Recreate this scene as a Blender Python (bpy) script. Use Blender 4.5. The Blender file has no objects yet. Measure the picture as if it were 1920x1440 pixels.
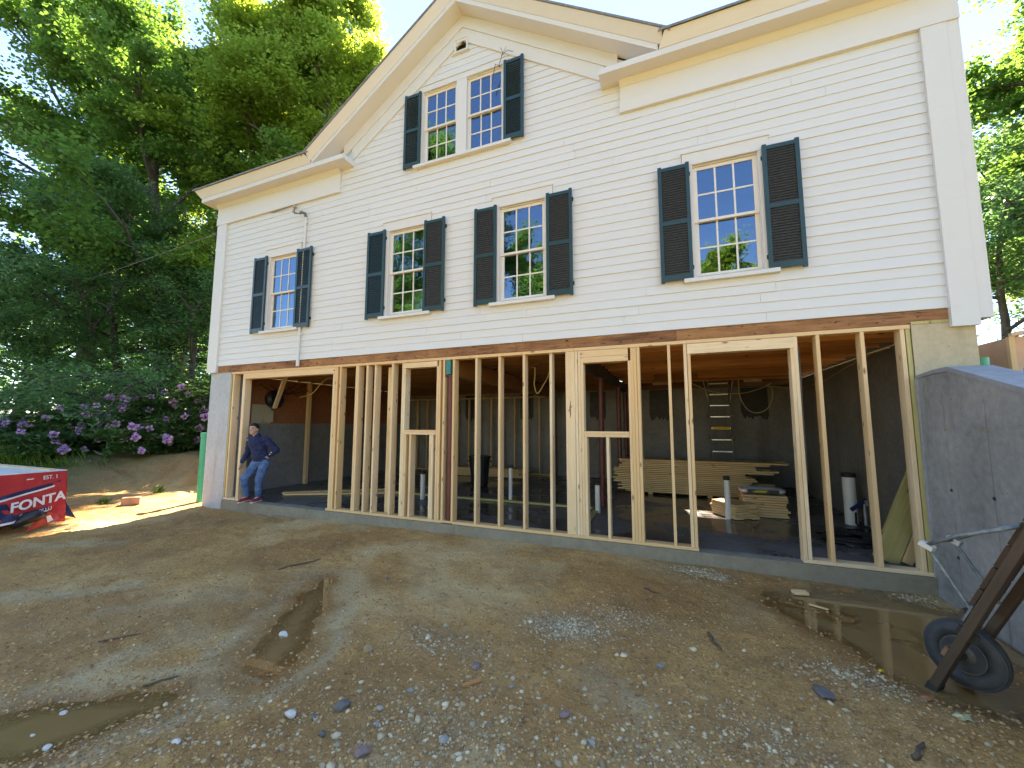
import bpy, bmesh, math, random
import numpy as np
from mathutils import Vector, Matrix, Quaternion, noise as mnoise
R_ = math.radians
random.seed(5); RNG = np.random.default_rng(11)
scene = bpy.context.scene
C = scene.collection

# ------------------------------------------------------------------ camera
CAM = np.array([9.5625, -5.6295, 1.5722]); FPX = 749.73
YAW, PITCH, ROLL = R_(22.0713), R_(5.6541), R_(0.068)
def _basis():
    cy, sy, cp, sp = math.cos(YAW), math.sin(YAW), math.cos(PITCH), math.sin(PITCH)
    r = np.array([cy, sy, 0.0]); f = np.array([-sy*cp, cy*cp, sp]); u = np.cross(r, f)
    c, s = math.cos(ROLL), math.sin(ROLL)
    return c*r + s*u, -s*r + c*u, f
CR, CU, CF = _basis()
cd = bpy.data.cameras.new('camera'); cam = bpy.data.objects.new('camera', cd); C.objects.link(cam)
cam.matrix_world = Matrix(((CR[0], CU[0], -CF[0], CAM[0]), (CR[1], CU[1], -CF[1], CAM[1]),
                           (CR[2], CU[2], -CF[2], CAM[2]), (0, 0, 0, 1)))
cd.sensor_fit = 'HORIZONTAL'; cd.sensor_width = 36.0; cd.lens = FPX/1920*36.0
cd.clip_start = 0.05; cd.clip_end = 3000
scene.camera = cam
def A(px, py, ax, v):
    """pixel of the photograph -> point on the plane ax = v"""
    d = CF*FPX + CR*(px-960) + CU*(720-py); k = 'xyz'.index(ax)
    return CAM + d*((v-CAM[k])/d[k])

# ------------------------------------------------------------------ light
SUN_EL = R_(52.0); LDX, LDY = 0.20, -1.0          # horizontal direction the light travels
w = bpy.data.worlds.new('World'); scene.world = w; w.use_nodes = True
nt = w.node_tree; nt.nodes.clear()
sky = nt.nodes.new('ShaderNodeTexSky'); sky.sky_type = 'NISHITA'; sky.sun_disc = False
sky.sun_elevation = SUN_EL; sky.sun_rotation = math.atan2(-LDX, -LDY)
sky.altitude = 200; sky.air_density = 1.0; sky.dust_density = 0.0; sky.ozone_density = 6.0
bg = nt.nodes.new('ShaderNodeBackground'); bg.inputs['Strength'].default_value = 0.066
wo = nt.nodes.new('ShaderNodeOutputWorld')
nt.links.new(sky.outputs[0], bg.inputs[0]); nt.links.new(bg.outputs[0], wo.inputs[0])
sd = bpy.data.lights.new('sun', 'SUN'); sd.energy = 4.0; sd.angle = R_(0.53); sd.color = (1.0, 0.93, 0.82)
sun = bpy.data.objects.new('sun', sd); C.objects.link(sun)
_h = math.hypot(LDX, LDY)
sun.rotation_euler = Vector((LDX/_h*math.cos(SUN_EL), LDY/_h*math.cos(SUN_EL), -math.sin(SUN_EL))).to_track_quat('-Z', 'Y').to_euler()
sun.location = (0, 20, 30)
vs = scene.view_settings
vs.view_transform = 'Standard'; vs.look = 'None'; vs.gamma = 1.0; vs.exposure = 3.28; vs.use_curve_mapping = False
vs.use_white_balance = True; vs.white_balance_temperature = 7900; vs.white_balance_tint = 18
scene.render.engine = 'CYCLES'
cy = scene.cycles
cy.use_denoising = True; cy.max_bounces = 8; cy.diffuse_bounces = 4; cy.glossy_bounces = 4
cy.transmission_bounces = 6; cy.transparent_max_bounces = 12
cy.caustics_reflective = False; cy.caustics_refractive = False; cy.sample_clamp_indirect = 6.0

# ------------------------------------------------------------------ materials
MATS = {}
def newmat(name):
    m = bpy.data.materials.new(name); m.use_nodes = True
    n = m.node_tree; n.nodes.clear(); MATS[name] = m
    out = n.nodes.new('ShaderNodeOutputMaterial'); b = n.nodes.new('ShaderNodeBsdfPrincipled')
    n.links.new(b.outputs[0], out.inputs[0])
    return m, n, b, out
def nd(n, t, **kw):
    x = n.nodes.new(t)
    for k, v in kw.items():
        if k.startswith('i_'):
            x.inputs[k[2:].replace('_', ' ')].default_value = v
        else: setattr(x, k, v)
    return x
def lk(n, a, b): n.links.new(a, b)
def coords(n, scale=(1, 1, 1), src='Object', rnd=0.0):
    tc = nd(n, 'ShaderNodeTexCoord'); mp = nd(n, 'ShaderNodeMapping'); mp.inputs['Scale'].default_value = scale
    lk(n, tc.outputs[src], mp.inputs['Vector'])
    if rnd:
        oi = nd(n, 'ShaderNodeObjectInfo'); ml = nd(n, 'ShaderNodeMath', operation='MULTIPLY'); ml.inputs[1].default_value = rnd
        lk(n, oi.outputs['Random'], ml.inputs[0])
        cb = nd(n, 'ShaderNodeCombineXYZ')
        for i in range(3): lk(n, ml.outputs[0], cb.inputs[i])
        lk(n, cb.outputs[0], mp.inputs['Location'])
    return mp.outputs[0]
def noise(n, v, scale, detail=4, rough=0.55, dist=0.0):
    x = nd(n, 'ShaderNodeTexNoise'); x.inputs['Scale'].default_value = scale; x.inputs['Detail'].default_value = detail
    x.inputs['Roughness'].default_value = rough; x.inputs['Distortion'].default_value = dist
    lk(n, v, x.inputs['Vector']); return x.outputs[0]
def ramp(n, f, stops):
    x = nd(n, 'ShaderNodeValToRGB'); cr = x.color_ramp
    while len(cr.elements) < len(stops): cr.elements.new(0.5)
    for e, (p, c) in zip(cr.elements, stops):
        e.position = p; e.color = (*c, 1) if len(c) == 3 else c
    lk(n, f, x.inputs[0]); return x.outputs[0]
def mix(n, f, a, b, mode='MIX'):
    x = nd(n, 'ShaderNodeMix', data_type='RGBA', blend_type=mode)
    for i, s in ((0, f), (6, a), (7, b)):
        if isinstance(s, (int, float)): x.inputs[i].default_value = s
        elif isinstance(s, tuple): x.inputs[i].default_value = (*s, 1)
        else: lk(n, s, x.inputs[i])
    return x.outputs[2]
def math_(n, op, a, b=None, clamp=False):
    x = nd(n, 'ShaderNodeMath', operation=op, use_clamp=clamp)
    for i, s in ((0, a), (1, b)):
        if s is None: continue
        if isinstance(s, (int, float)): x.inputs[i].default_value = s
        else: lk(n, s, x.inputs[i])
    return x.outputs[0]
def bump(n, b, h, strength=0.3, dist=0.01):
    x = nd(n, 'ShaderNodeBump'); x.inputs['Strength'].default_value = strength; x.inputs['Distance'].default_value = dist
    lk(n, h, x.inputs['Height']); lk(n, x.outputs[0], b.inputs['Normal'])
def simple(name, c0, c1=None, rough=0.6, scale=6.0, bmp=0.15, metal=0.0, rnd=7.0, vscale=(1, 1, 1), spec=0.5, src='Object', bdist=0.005):
    m, n, b, o = newmat(name)
    c1 = c1 or tuple(min(1, v*1.25) for v in c0)
    v = coords(n, vscale, src, rnd); f = noise(n, v, scale, 5, 0.6)
    lk(n, ramp(n, f, [(0.3, c0), (0.7, c1)]), b.inputs['Base Color'])
    b.inputs['Roughness'].default_value = rough; b.inputs['Metallic'].default_value = metal
    b.inputs['Specular IOR Level'].default_value = spec
    if bmp: bump(n, b, noise(n, v, scale*4, 4), bmp, bdist)
    return m
def wood(name, c0, c1, knot, rough=0.65, gs=1.0, var=0.6, vt=(0.93, 0.78, 0.58)):
    """grain runs along local Z of each board"""
    m, n, b, o = newmat(name)
    v = coords(n, (14*gs, 14*gs, 0.55*gs), 'Object', 23.0)
    g = noise(n, v, 3.2, 5, 0.6, 0.6)
    v2 = coords(n, (1, 1, 1), 'Object', 23.0)
    big = noise(n, v2, 1.7, 2)
    col = ramp(n, g, [(0.25, c1), (0.55, c0), (0.8, tuple(min(1, x*1.08) for x in c0))])
    col = mix(n, math_(n, 'MULTIPLY', math_(n, 'SUBTRACT', big, 0.42), 1.8, True), col, tuple(x*0.8 for x in c1))
    oi = nd(n, 'ShaderNodeObjectInfo')
    col = mix(n, math_(n, 'MULTIPLY', oi.outputs['Random'], var), col, tuple(x*y for x, y in zip(c0, vt)))
    vk = coords(n, (9, 9, 3.2), 'Object', 31.0)
    vo = nd(n, 'ShaderNodeTexVoronoi'); vo.inputs['Scale'].default_value = 1.0; lk(n, vk, vo.inputs['Vector'])
    kf = ramp(n, vo.outputs['Distance'], [(0.06, (1, 1, 1)), (0.15, (0, 0, 0))])
    col = mix(n, math_(n, 'MULTIPLY', kf, 0.85), col, knot)
    lk(n, col, b.inputs['Base Color']); b.inputs['Roughness'].default_value = rough
    b.inputs['Specular IOR Level'].default_value = 0.3
    bump(n, b, g, 0.25, 0.003)
    return m
wood('new_pine', (0.84, 0.67, 0.45), (0.74, 0.52, 0.28), (0.20, 0.09, 0.035), var=1.0, vt=(0.88, 0.70, 0.48))
wood('treated_pine', (0.52, 0.46, 0.20), (0.38, 0.33, 0.13), (0.14, 0.10, 0.03))
wood('fir_joist', (0.68, 0.33, 0.13), (0.50, 0.21, 0.08), (0.12, 0.05, 0.02), var=1.0, vt=(0.42, 0.36, 0.32))  # strong joist-to-joist tone paints in the shadow lines between them
wood('dark_fir', (0.20, 0.11, 0.055), (0.11, 0.06, 0.03), (0.04, 0.02, 0.01), 0.8)
wood('grey_wood', (0.085, 0.062, 0.046), (0.04, 0.03, 0.024), (0.02, 0.016, 0.012), 0.6)
wood('barrow_wood', (0.105, 0.065, 0.042), (0.055, 0.034, 0.022), (0.03, 0.02, 0.012), 0.7)
wood('stack_pine', (0.74, 0.54, 0.30), (0.58, 0.38, 0.18), (0.20, 0.09, 0.035))

def old_beam():
    m, n, b, o = newmat('old_beam')
    v = coords(n, (9, 9, 0.7), 'Object', 11); g = noise(n, v, 3.0, 6, 0.7, 1.0)
    v2 = coords(n, (1, 1, 1), 'Object', 11); big = noise(n, v2, 1.3, 3, 0.6)
    col = ramp(n, g, [(0.25, (0.035, 0.018, 0.010)), (0.5, (0.24, 0.10, 0.042)), (0.75, (0.44, 0.23, 0.115))])
    col = mix(n, ramp(n, big, [(0.4, (0, 0, 0)), (0.62, (1, 1, 1))]), col, mix(n, g, (0.18, 0.07, 0.025), (0.58, 0.29, 0.12)))
    sp = noise(n, coords(n, (3, 3, 1.2), 'Object', 5), 9, 3)
    col = mix(n, ramp(n, sp, [(0.60, (0, 0, 0)), (0.70, (1, 1, 1))]), col, (0.02, 0.012, 0.008))
    lk(n, col, b.inputs['Base Color']); b.inputs['Roughness'].default_value = 0.85
    bump(n, b, g, 0.8, 0.012)
old_beam()

def white_paint(name, base=(0.68, 0.70, 0.71), dirt=(0.66, 0.60, 0.50)):
    m, n, b, o = newmat(name)
    v = coords(n, (1, 1, 1), 'Object', 9.0)
    f = noise(n, v, 2.2, 5, 0.65); f2 = noise(n, coords(n, (0.9, 9, 9), 'Object', 9.0), 3.0, 5, 0.7)
    col = mix(n, ramp(n, f2, [(0.54, (0, 0, 0)), (0.76, (0.45, 0.45, 0.45))]), base, dirt)
    col = mix(n, ramp(n, f, [(0.45, (0, 0, 0)), (0.75, (0.3, 0.3, 0.3))]), col, tuple(x*0.92 for x in base))
    oi = nd(n, 'ShaderNodeObjectInfo')
    col = mix(n, math_(n, 'MULTIPLY', oi.outputs['Random'], 0.35), col, tuple(x*y for x, y in zip(base, (0.95, 0.95, 0.94))))
    lk(n, col, b.inputs['Base Color']); b.inputs['Roughness'].default_value = 0.55
    bump(n, b, noise(n, coords(n, (0.5, 6, 6), 'Object', 9.0), 30, 4), 0.12, 0.002)
white_paint('white_siding'); white_paint('white_trim', (0.68, 0.69, 0.69), (0.62, 0.57, 0.49))
white_paint('sash_white', (0.74, 0.71, 0.66), (0.62, 0.55, 0.46))

def shutter_mats():
    simple('shutter_green', (0.010, 0.040, 0.046), (0.016, 0.058, 0.066), 0.38, 3, 0.1, spec=0.5)
    m, n, b, o = newmat('louver_faded')
    v = coords(n, (1, 1, 2.2), 'Object', 9); f = noise(n, v, 26, 5, 0.7)
    lk(n, ramp(n, f, [(0.35, (0.018, 0.024, 0.022)), (0.60, (0.050, 0.048, 0.042)), (0.75, (0.085, 0.078, 0.066))]), b.inputs['Base Color'])
    b.inputs['Roughness'].default_value = 0.7; bump(n, b, f, 0.4, 0.004)
    simple('louver_green', (0.008, 0.026, 0.028), (0.013, 0.036, 0.038), 0.5, 8, 0.1)
shutter_mats()

def concrete(name, c0, c1, stain=(0.10, 0.09, 0.075), pores=True, rough=0.85):
    m, n, b, o = newmat(name)
    v = coords(n, (1, 1, 1), 'Object')
    f = noise(n, v, 1.4, 6, 0.62); f2 = noise(n, v, 14, 4, 0.6)
    col = ramp(n, f, [(0.28, c0), (0.72, c1)])
    col = mix(n, 0.25, col, ramp(n, f2, [(0.3, tuple(x*0.6 for x in c0)), (0.7, tuple(min(1, x*1.2) for x in c1))]))
    vs_ = noise(n, coords(n, (2.2, 2.2, 0.25), 'Object'), 1.6, 5, 0.65)
    col = mix(n, ramp(n, vs_, [(0.55, (0, 0, 0)), (0.75, (0.55, 0.55, 0.55))]), col, stain)
    if pores:
        vo = nd(n, 'ShaderNodeTexVoronoi'); vo.inputs['Scale'].default_value = 13.0; lk(n, v, vo.inputs['Vector'])
        k = ramp(n, vo.outputs['Distance'], [(0.05, (1, 1, 1)), (0.11, (0, 0, 0))])
        sel = ramp(n, noise(n, v, 3.1, 2), [(0.48, (0, 0, 0)), (0.56, (1, 1, 1))])
        col = mix(n, math_(n, 'MULTIPLY', math_(n, 'MULTIPLY', k, sel), 0.75), col, tuple(x*0.35 for x in c0))
    lk(n, col, b.inputs['Base Color']); b.inputs['Roughness'].default_value = rough
    bump(n, b, f2, 0.25, 0.006)
concrete('concrete_wall', (0.15, 0.15, 0.15), (0.36, 0.355, 0.34))
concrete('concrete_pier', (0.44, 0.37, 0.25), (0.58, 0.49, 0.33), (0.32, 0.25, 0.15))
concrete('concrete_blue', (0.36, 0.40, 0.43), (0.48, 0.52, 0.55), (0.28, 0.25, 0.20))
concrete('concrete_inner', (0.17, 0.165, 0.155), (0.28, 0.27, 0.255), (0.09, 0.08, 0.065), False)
concrete('concrete_curb', (0.19, 0.165, 0.12), (0.30, 0.265, 0.20), (0.12, 0.085, 0.045))
concrete('concrete_cap', (0.21, 0.225, 0.24), (0.32, 0.335, 0.35), (0.15, 0.15, 0.15))
def wet_slab():
    m, n, b, o = newmat('wet_slab')
    v = coords(n, (1, 1, 1), 'Object'); f = noise(n, v, 0.9, 5, 0.6, 0.4); f2 = noise(n, v, 9, 4)
    wet = ramp(n, f, [(0.42, (0, 0, 0)), (0.56, (1, 1, 1))])
    col = mix(n, wet, ramp(n, f2, [(0.3, (0.13, 0.13, 0.13)), (0.7, (0.19, 0.185, 0.18))]), (0.065, 0.066, 0.065))
    lk(n, col, b.inputs['Base Color'])
    lk(n, ramp(n, wet, [(0, (0.55, 0.55, 0.55)), (1, (0.12, 0.12, 0.12))]), b.inputs['Roughness'])
    bump(n, b, f2, 0.08, 0.004)
wet_slab()
simple('damp_stain', (0.022, 0.021, 0.020), (0.045, 0.042, 0.038), 0.6, 9, 0.1)
simple('tar', (0.02, 0.02, 0.02), (0.035, 0.033, 0.03), 0.6, 9, 0.1)
simple('steel_red', (0.10, 0.022, 0.018), (0.15, 0.034, 0.026), 0.45, 5, 0.1)
simple('teal_paint', (0.02, 0.17, 0.17), (0.03, 0.22, 0.21), 0.5, 5, 0.05)
simple('pvc_white', (0.72, 0.72, 0.69), (0.80, 0.80, 0.77), 0.35, 4, 0.0)
simple('pvc_green', (0.012, 0.30, 0.16), (0.018, 0.36, 0.20), 0.35, 4, 0.0)
simple('black_rubber', (0.012, 0.012, 0.013), (0.022, 0.022, 0.024), 0.55, 20, 0.15)
def tyre_mat():
    simple('tyre', (0.020, 0.024, 0.030), (0.050, 0.056, 0.064), 0.6, 14, 0.2)
    simple('rim_rust', (0.045, 0.046, 0.046), (0.13, 0.12, 0.105), 0.6, 9, 0.2, metal=0.3)
tyre_mat()
simple('black_plastic', (0.012, 0.013, 0.015), (0.02, 0.021, 0.024), 0.4, 5, 0.05)
simple('aluminium', (0.62, 0.62, 0.62), (0.75, 0.75, 0.74), 0.35, 8, 0.05, metal=0.85)
simple('fibreglass_rail', (0.12, 0.12, 0.11), (0.2, 0.2, 0.18), 0.5, 5, 0.05)
simple('yellow_label', (0.65, 0.42, 0.02), (0.75, 0.5, 0.04), 0.5, 5, 0)
simple('galvanised', (0.25, 0.30, 0.33), (0.42, 0.47, 0.50), 0.45, 9, 0.1, metal=0.6)
simple('painted_iron', (0.075, 0.11, 0.13), (0.26, 0.29, 0.29), 0.5, 18, 0.15, metal=0.3)
simple('brass_rust', (0.22, 0.12, 0.07), (0.36, 0.22, 0.13), 0.5, 12, 0.1, metal=0.5)
simple('yellow_cable', (0.50, 0.40, 0.18), (0.62, 0.50, 0.25), 0.5, 4, 0)
simple('grey_cable', (0.25, 0.25, 0.24), (0.35, 0.35, 0.33), 0.5, 4, 0)
simple('black_cable', (0.01, 0.01, 0.01), (0.018, 0.018, 0.018), 0.5, 4, 0)
simple('osb_red', (0.24, 0.085, 0.035), (0.36, 0.14, 0.06), 0.7, 22, 0.15)
simple('plywood_tan', (0.52, 0.30, 0.17), (0.62, 0.39, 0.24), 0.65, 3, 0.1)
simple('panel_beige', (0.42, 0.36, 0.24), (0.5, 0.43, 0.30), 0.6, 4, 0.05)
simple('shingle', (0.16, 0.17, 0.18), (0.26, 0.27, 0.28), 0.9, 14, 0.4)
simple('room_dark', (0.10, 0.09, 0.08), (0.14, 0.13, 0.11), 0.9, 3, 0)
simple('wrap_red', (0.40, 0.022, 0.028), (0.50, 0.04, 0.042), 0.33, 5, 0.25, bdist=0.02)
simple('wrap_navy', (0.010, 0.018, 0.07), (0.018, 0.03, 0.11), 0.33, 5, 0.25, bdist=0.02)
simple('wrap_white', (0.66, 0.66, 0.68), (0.78, 0.78, 0.8), 0.35, 5, 0.15)
simple('wrap_black', (0.012, 0.012, 0.014), (0.02, 0.02, 0.022), 0.4, 5, 0.2)
simple('blue_tarp', (0.012, 0.02, 0.10), (0.02, 0.035, 0.15), 0.4, 5, 0.3, bdist=0.02)
simple('bag_white', (0.55, 0.55, 0.58), (0.7, 0.7, 0.72), 0.5, 9, 0.4, bdist=0.02)
simple('bag_print', (0.02, 0.02, 0.02), (0.03, 0.03, 0.03), 0.5, 9, 0)
simple('bag_yellow', (0.55, 0.52, 0.03), (0.65, 0.6, 0.05), 0.5, 9, 0)
simple('brick_block', (0.34, 0.20, 0.12), (0.46, 0.30, 0.19), 0.85, 12, 0.3)
simple('skin', (0.50, 0.29, 0.20), (0.58, 0.35, 0.25), 0.5, 12, 0.05)
simple('hair', (0.010, 0.008, 0.007), (0.022, 0.017, 0.014), 0.5, 60, 0.6)
simple('sweat_navy', (0.010, 0.016, 0.055), (0.018, 0.028, 0.085), 0.9, 11, 0.5, bdist=0.02)
def denim():
    m, n, b, o = newmat('denim')
    v = coords(n, (1, 1, 1), 'Object'); f = noise(n, v, 7, 5, 0.6)
    lk(n, ramp(n, f, [(0.3, (0.035, 0.085, 0.20)), (0.72, (0.11, 0.20, 0.38))]), b.inputs['Base Color'])
    b.inputs['Roughness'].default_value = 0.9; bump(n, b, noise(n, coords(n, (1, 1, 2.5), 'Object'), 16, 4), 0.6, 0.02)
denim()
simple('shoe_red', (0.30, 0.03, 0.04), (0.42, 0.05, 0.06), 0.5, 20, 0.1)
simple('sole_white', (0.7, 0.68, 0.65), (0.8, 0.78, 0.75), 0.5, 9, 0)
simple('eye_dark', (0.015, 0.01, 0.008), (0.02, 0.015, 0.01), 0.3, 9, 0)
simple('lip', (0.30, 0.12, 0.09), (0.33, 0.13, 0.1), 0.5, 9, 0)
simple('bark', (0.075, 0.062, 0.05), (0.20, 0.175, 0.15), 0.9, 5, 0.8, vscale=(3, 3, 0.7), bdist=0.03)
simple('bark_dark', (0.045, 0.036, 0.03), (0.11, 0.09, 0.075), 0.9, 5, 0.8, vscale=(3, 3, 0.7), bdist=0.03)
simple('stone_grey', (0.20, 0.185, 0.165), (0.36, 0.335, 0.30), 0.75, 9, 0.4)
simple('stone_dark', (0.075, 0.072, 0.072), (0.16, 0.152, 0.145), 0.5, 6, 0.4)
simple('stone_purple', (0.16, 0.105, 0.095), (0.27, 0.19, 0.165), 0.7, 7, 0.4)
simple('stone_ochre', (0.26, 0.17, 0.08), (0.36, 0.25, 0.13), 0.75, 7, 0.4)
simple('stone_pale', (0.50, 0.48, 0.43), (0.65, 0.63, 0.58), 0.75, 9, 0.3)
simple('stick', (0.07, 0.05, 0.035), (0.13, 0.095, 0.065), 0.85, 12, 0.4)
simple('dry_leaf', (0.25, 0.09, 0.04), (0.38, 0.16, 0.07), 0.7, 12, 0.2)
simple('pale_leaf', (0.40, 0.42, 0.20), (0.52, 0.52, 0.30), 0.7, 12, 0.2)
simple('iron_dark', (0.03, 0.03, 0.03), (0.06, 0.055, 0.05), 0.5, 12, 0.2, metal=0.5)
simple('wire_grey', (0.10, 0.10, 0.10), (0.2, 0.2, 0.2), 0.6, 12, 0)
simple('shirt_white', (0.7, 0.7, 0.72), (0.8, 0.8, 0.82), 0.8, 9, 0)

def pebble_mat():
    m, n, b, o = newmat('pebble')
    g = nd(n, 'ShaderNodeNewGeometry')
    c = ramp(n, g.outputs['Random Per Island'], [(0.0, (0.22, 0.15, 0.08)), (0.25, (0.46, 0.33, 0.17)), (0.5, (0.38, 0.30, 0.19)), (0.8, (0.54, 0.44, 0.27)), (1.0, (0.64, 0.55, 0.37))])
    lk(n, c, b.inputs['Base Color']); b.inputs['Roughness'].default_value = 0.7
pebble_mat()
def clod_mat():
    m, n, b, o = newmat('clod')
    g = nd(n, 'ShaderNodeNewGeometry')
    c = ramp(n, g.outputs['Random Per Island'], [(0.0, (0.26, 0.14, 0.055)), (0.5, (0.42, 0.245, 0.10)), (1.0, (0.54, 0.34, 0.15))])
    lk(n, c, b.inputs['Base Color']); b.inputs['Roughness'].default_value = 0.9
clod_mat()
def leaf_mat(name, c0, c1, trans, tfac=0.45, rough=0.45, c2=None):
    m, n, b, o = newmat(name)
    g = nd(n, 'ShaderNodeNewGeometry')
    st = [(0.0, c0), (0.6, c1), (1.0, c2 or c1)]
    col = ramp(n, g.outputs['Random Per Island'], st)
    lk(n, col, b.inputs['Base Color']); b.inputs['Roughness'].default_value = rough
    b.inputs['Specular IOR Level'].default_value = 0.5
    t = nd(n, 'ShaderNodeBsdfTranslucent'); lk(n, mix(n, g.outputs['Random Per Island'], trans, tuple(x*0.7 for x in trans)), t.inputs[0])
    mx = nd(n, 'ShaderNodeMixShader'); mx.inputs[0].default_value = tfac
    lk(n, b.outputs[0], mx.inputs[1]); lk(n, t.outputs[0], mx.inputs[2]); lk(n, mx.outputs[0], o.inputs[0])
leaf_mat('leaf_maple', (0.042, 0.115, 0.034), (0.075, 0.170, 0.046), (0.24, 0.46, 0.07), 0.48, 0.38)
leaf_mat('leaf_bright', (0.060, 0.135, 0.022), (0.105, 0.195, 0.032), (0.50, 0.66, 0.08), 0.58)
leaf_mat('leaf_dark', (0.055, 0.145, 0.066), (0.088, 0.190, 0.080), (0.22, 0.46, 0.13), 0.45, 0.34)
leaf_mat('leaf_rhodo', (0.045, 0.115, 0.034), (0.080, 0.165, 0.044), (0.10, 0.22, 0.04), 0.22, 0.3, (0.12, 0.20, 0.05))
leaf_mat('grass', (0.06, 0.14, 0.02), (0.11, 0.20, 0.03), (0.20, 0.35, 0.04), 0.4)
leaf_mat('iris_leaf', (0.16, 0.26, 0.18), (0.2, 0.3, 0.22), (0.2, 0.3, 0.15), 0.3)
leaf_mat('petal', (0.52, 0.28, 0.60), (0.64, 0.40, 0.70), (0.66, 0.4, 0.7), 0.3, 0.6, (0.80, 0.60, 0.82))

def glass_mat():
    m, n, b, o = newmat('window_glass')
    gl = nd(n, 'ShaderNodeBsdfGlossy'); gl.inputs['Roughness'].default_value = 0.0; gl.inputs['Color'].default_value = (0.48, 0.76, 1, 1)  # blue tint painted into the reflection to deepen the mirrored sky
    v = coords(n, (1, 1, 1), 'Object', 5.0); bp = nd(n, 'ShaderNodeBump'); bp.inputs['Strength'].default_value = 0.10; bp.inputs['Distance'].default_value = 0.02
    lk(n, noise(n, v, 4.5, 2), bp.inputs['Height']); lk(n, bp.outputs[0], gl.inputs['Normal'])
    tr = nd(n, 'ShaderNodeBsdfTransparent'); tr.inputs[0].default_value = (0.7, 0.72, 0.72, 1)
    fr = nd(n, 'ShaderNodeFresnel'); fr.inputs['IOR'].default_value = 2.0
    mx = nd(n, 'ShaderNodeMixShader'); lk(n, math_(n, 'ADD', fr.outputs[0], 0.12, True), mx.inputs[0])
    lk(n, tr.outputs[0], mx.inputs[1]); lk(n, gl.outputs[0], mx.inputs[2]); lk(n, mx.outputs[0], o.inputs[0])
glass_mat()
def water_mat():
    m, n, b, o = newmat('muddy_water')
    gl = nd(n, 'ShaderNodeBsdfGlossy'); gl.inputs['Roughness'].default_value = 0.015
    v = coords(n, (1, 1, 1), 'Object'); bp = nd(n, 'ShaderNodeBump'); bp.inputs['Strength'].default_value = 0.05; bp.inputs['Distance'].default_value = 0.01
    lk(n, noise(n, v, 6, 2), bp.inputs['Height']); lk(n, bp.outputs[0], gl.inputs['Normal'])
    mud = nd(n, 'ShaderNodeBsdfDiffuse'); lk(n, mix(n, noise(n, v, 2.3, 4), (0.26, 0.15, 0.055), (0.38, 0.235, 0.095)), mud.inputs[0])
    tr = nd(n, 'ShaderNodeBsdfTransparent'); tr.inputs[0].default_value = (0.95, 0.90, 0.80, 1)
    dp = nd(n, 'ShaderNodeAttribute', attribute_name='depth').outputs['Fac']
    m1 = nd(n, 'ShaderNodeMixShader'); lk(n, ramp(n, math_(n, 'MULTIPLY', dp, 90.0), [(0.0, (0, 0, 0)), (1.0, (0.82, 0.82, 0.82))]), m1.inputs[0])
    lk(n, tr.outputs[0], m1.inputs[1]); lk(n, mud.outputs[0], m1.inputs[2])
    lw = nd(n, 'ShaderNodeLayerWeight'); lw.inputs['Blend'].default_value = 0.5
    rf = math_(n, 'ADD', math_(n, 'MULTIPLY', math_(n, 'POWER', lw.outputs['Facing'], 3.5), 0.85), 0.03, True)
    mx = nd(n, 'ShaderNodeMixShader'); lk(n, rf, mx.inputs[0])
    lk(n, m1.outputs[0], mx.inputs[1]); lk(n, gl.outputs[0], mx.inputs[2]); lk(n, mx.outputs[0], o.inputs[0])
water_mat()
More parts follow.
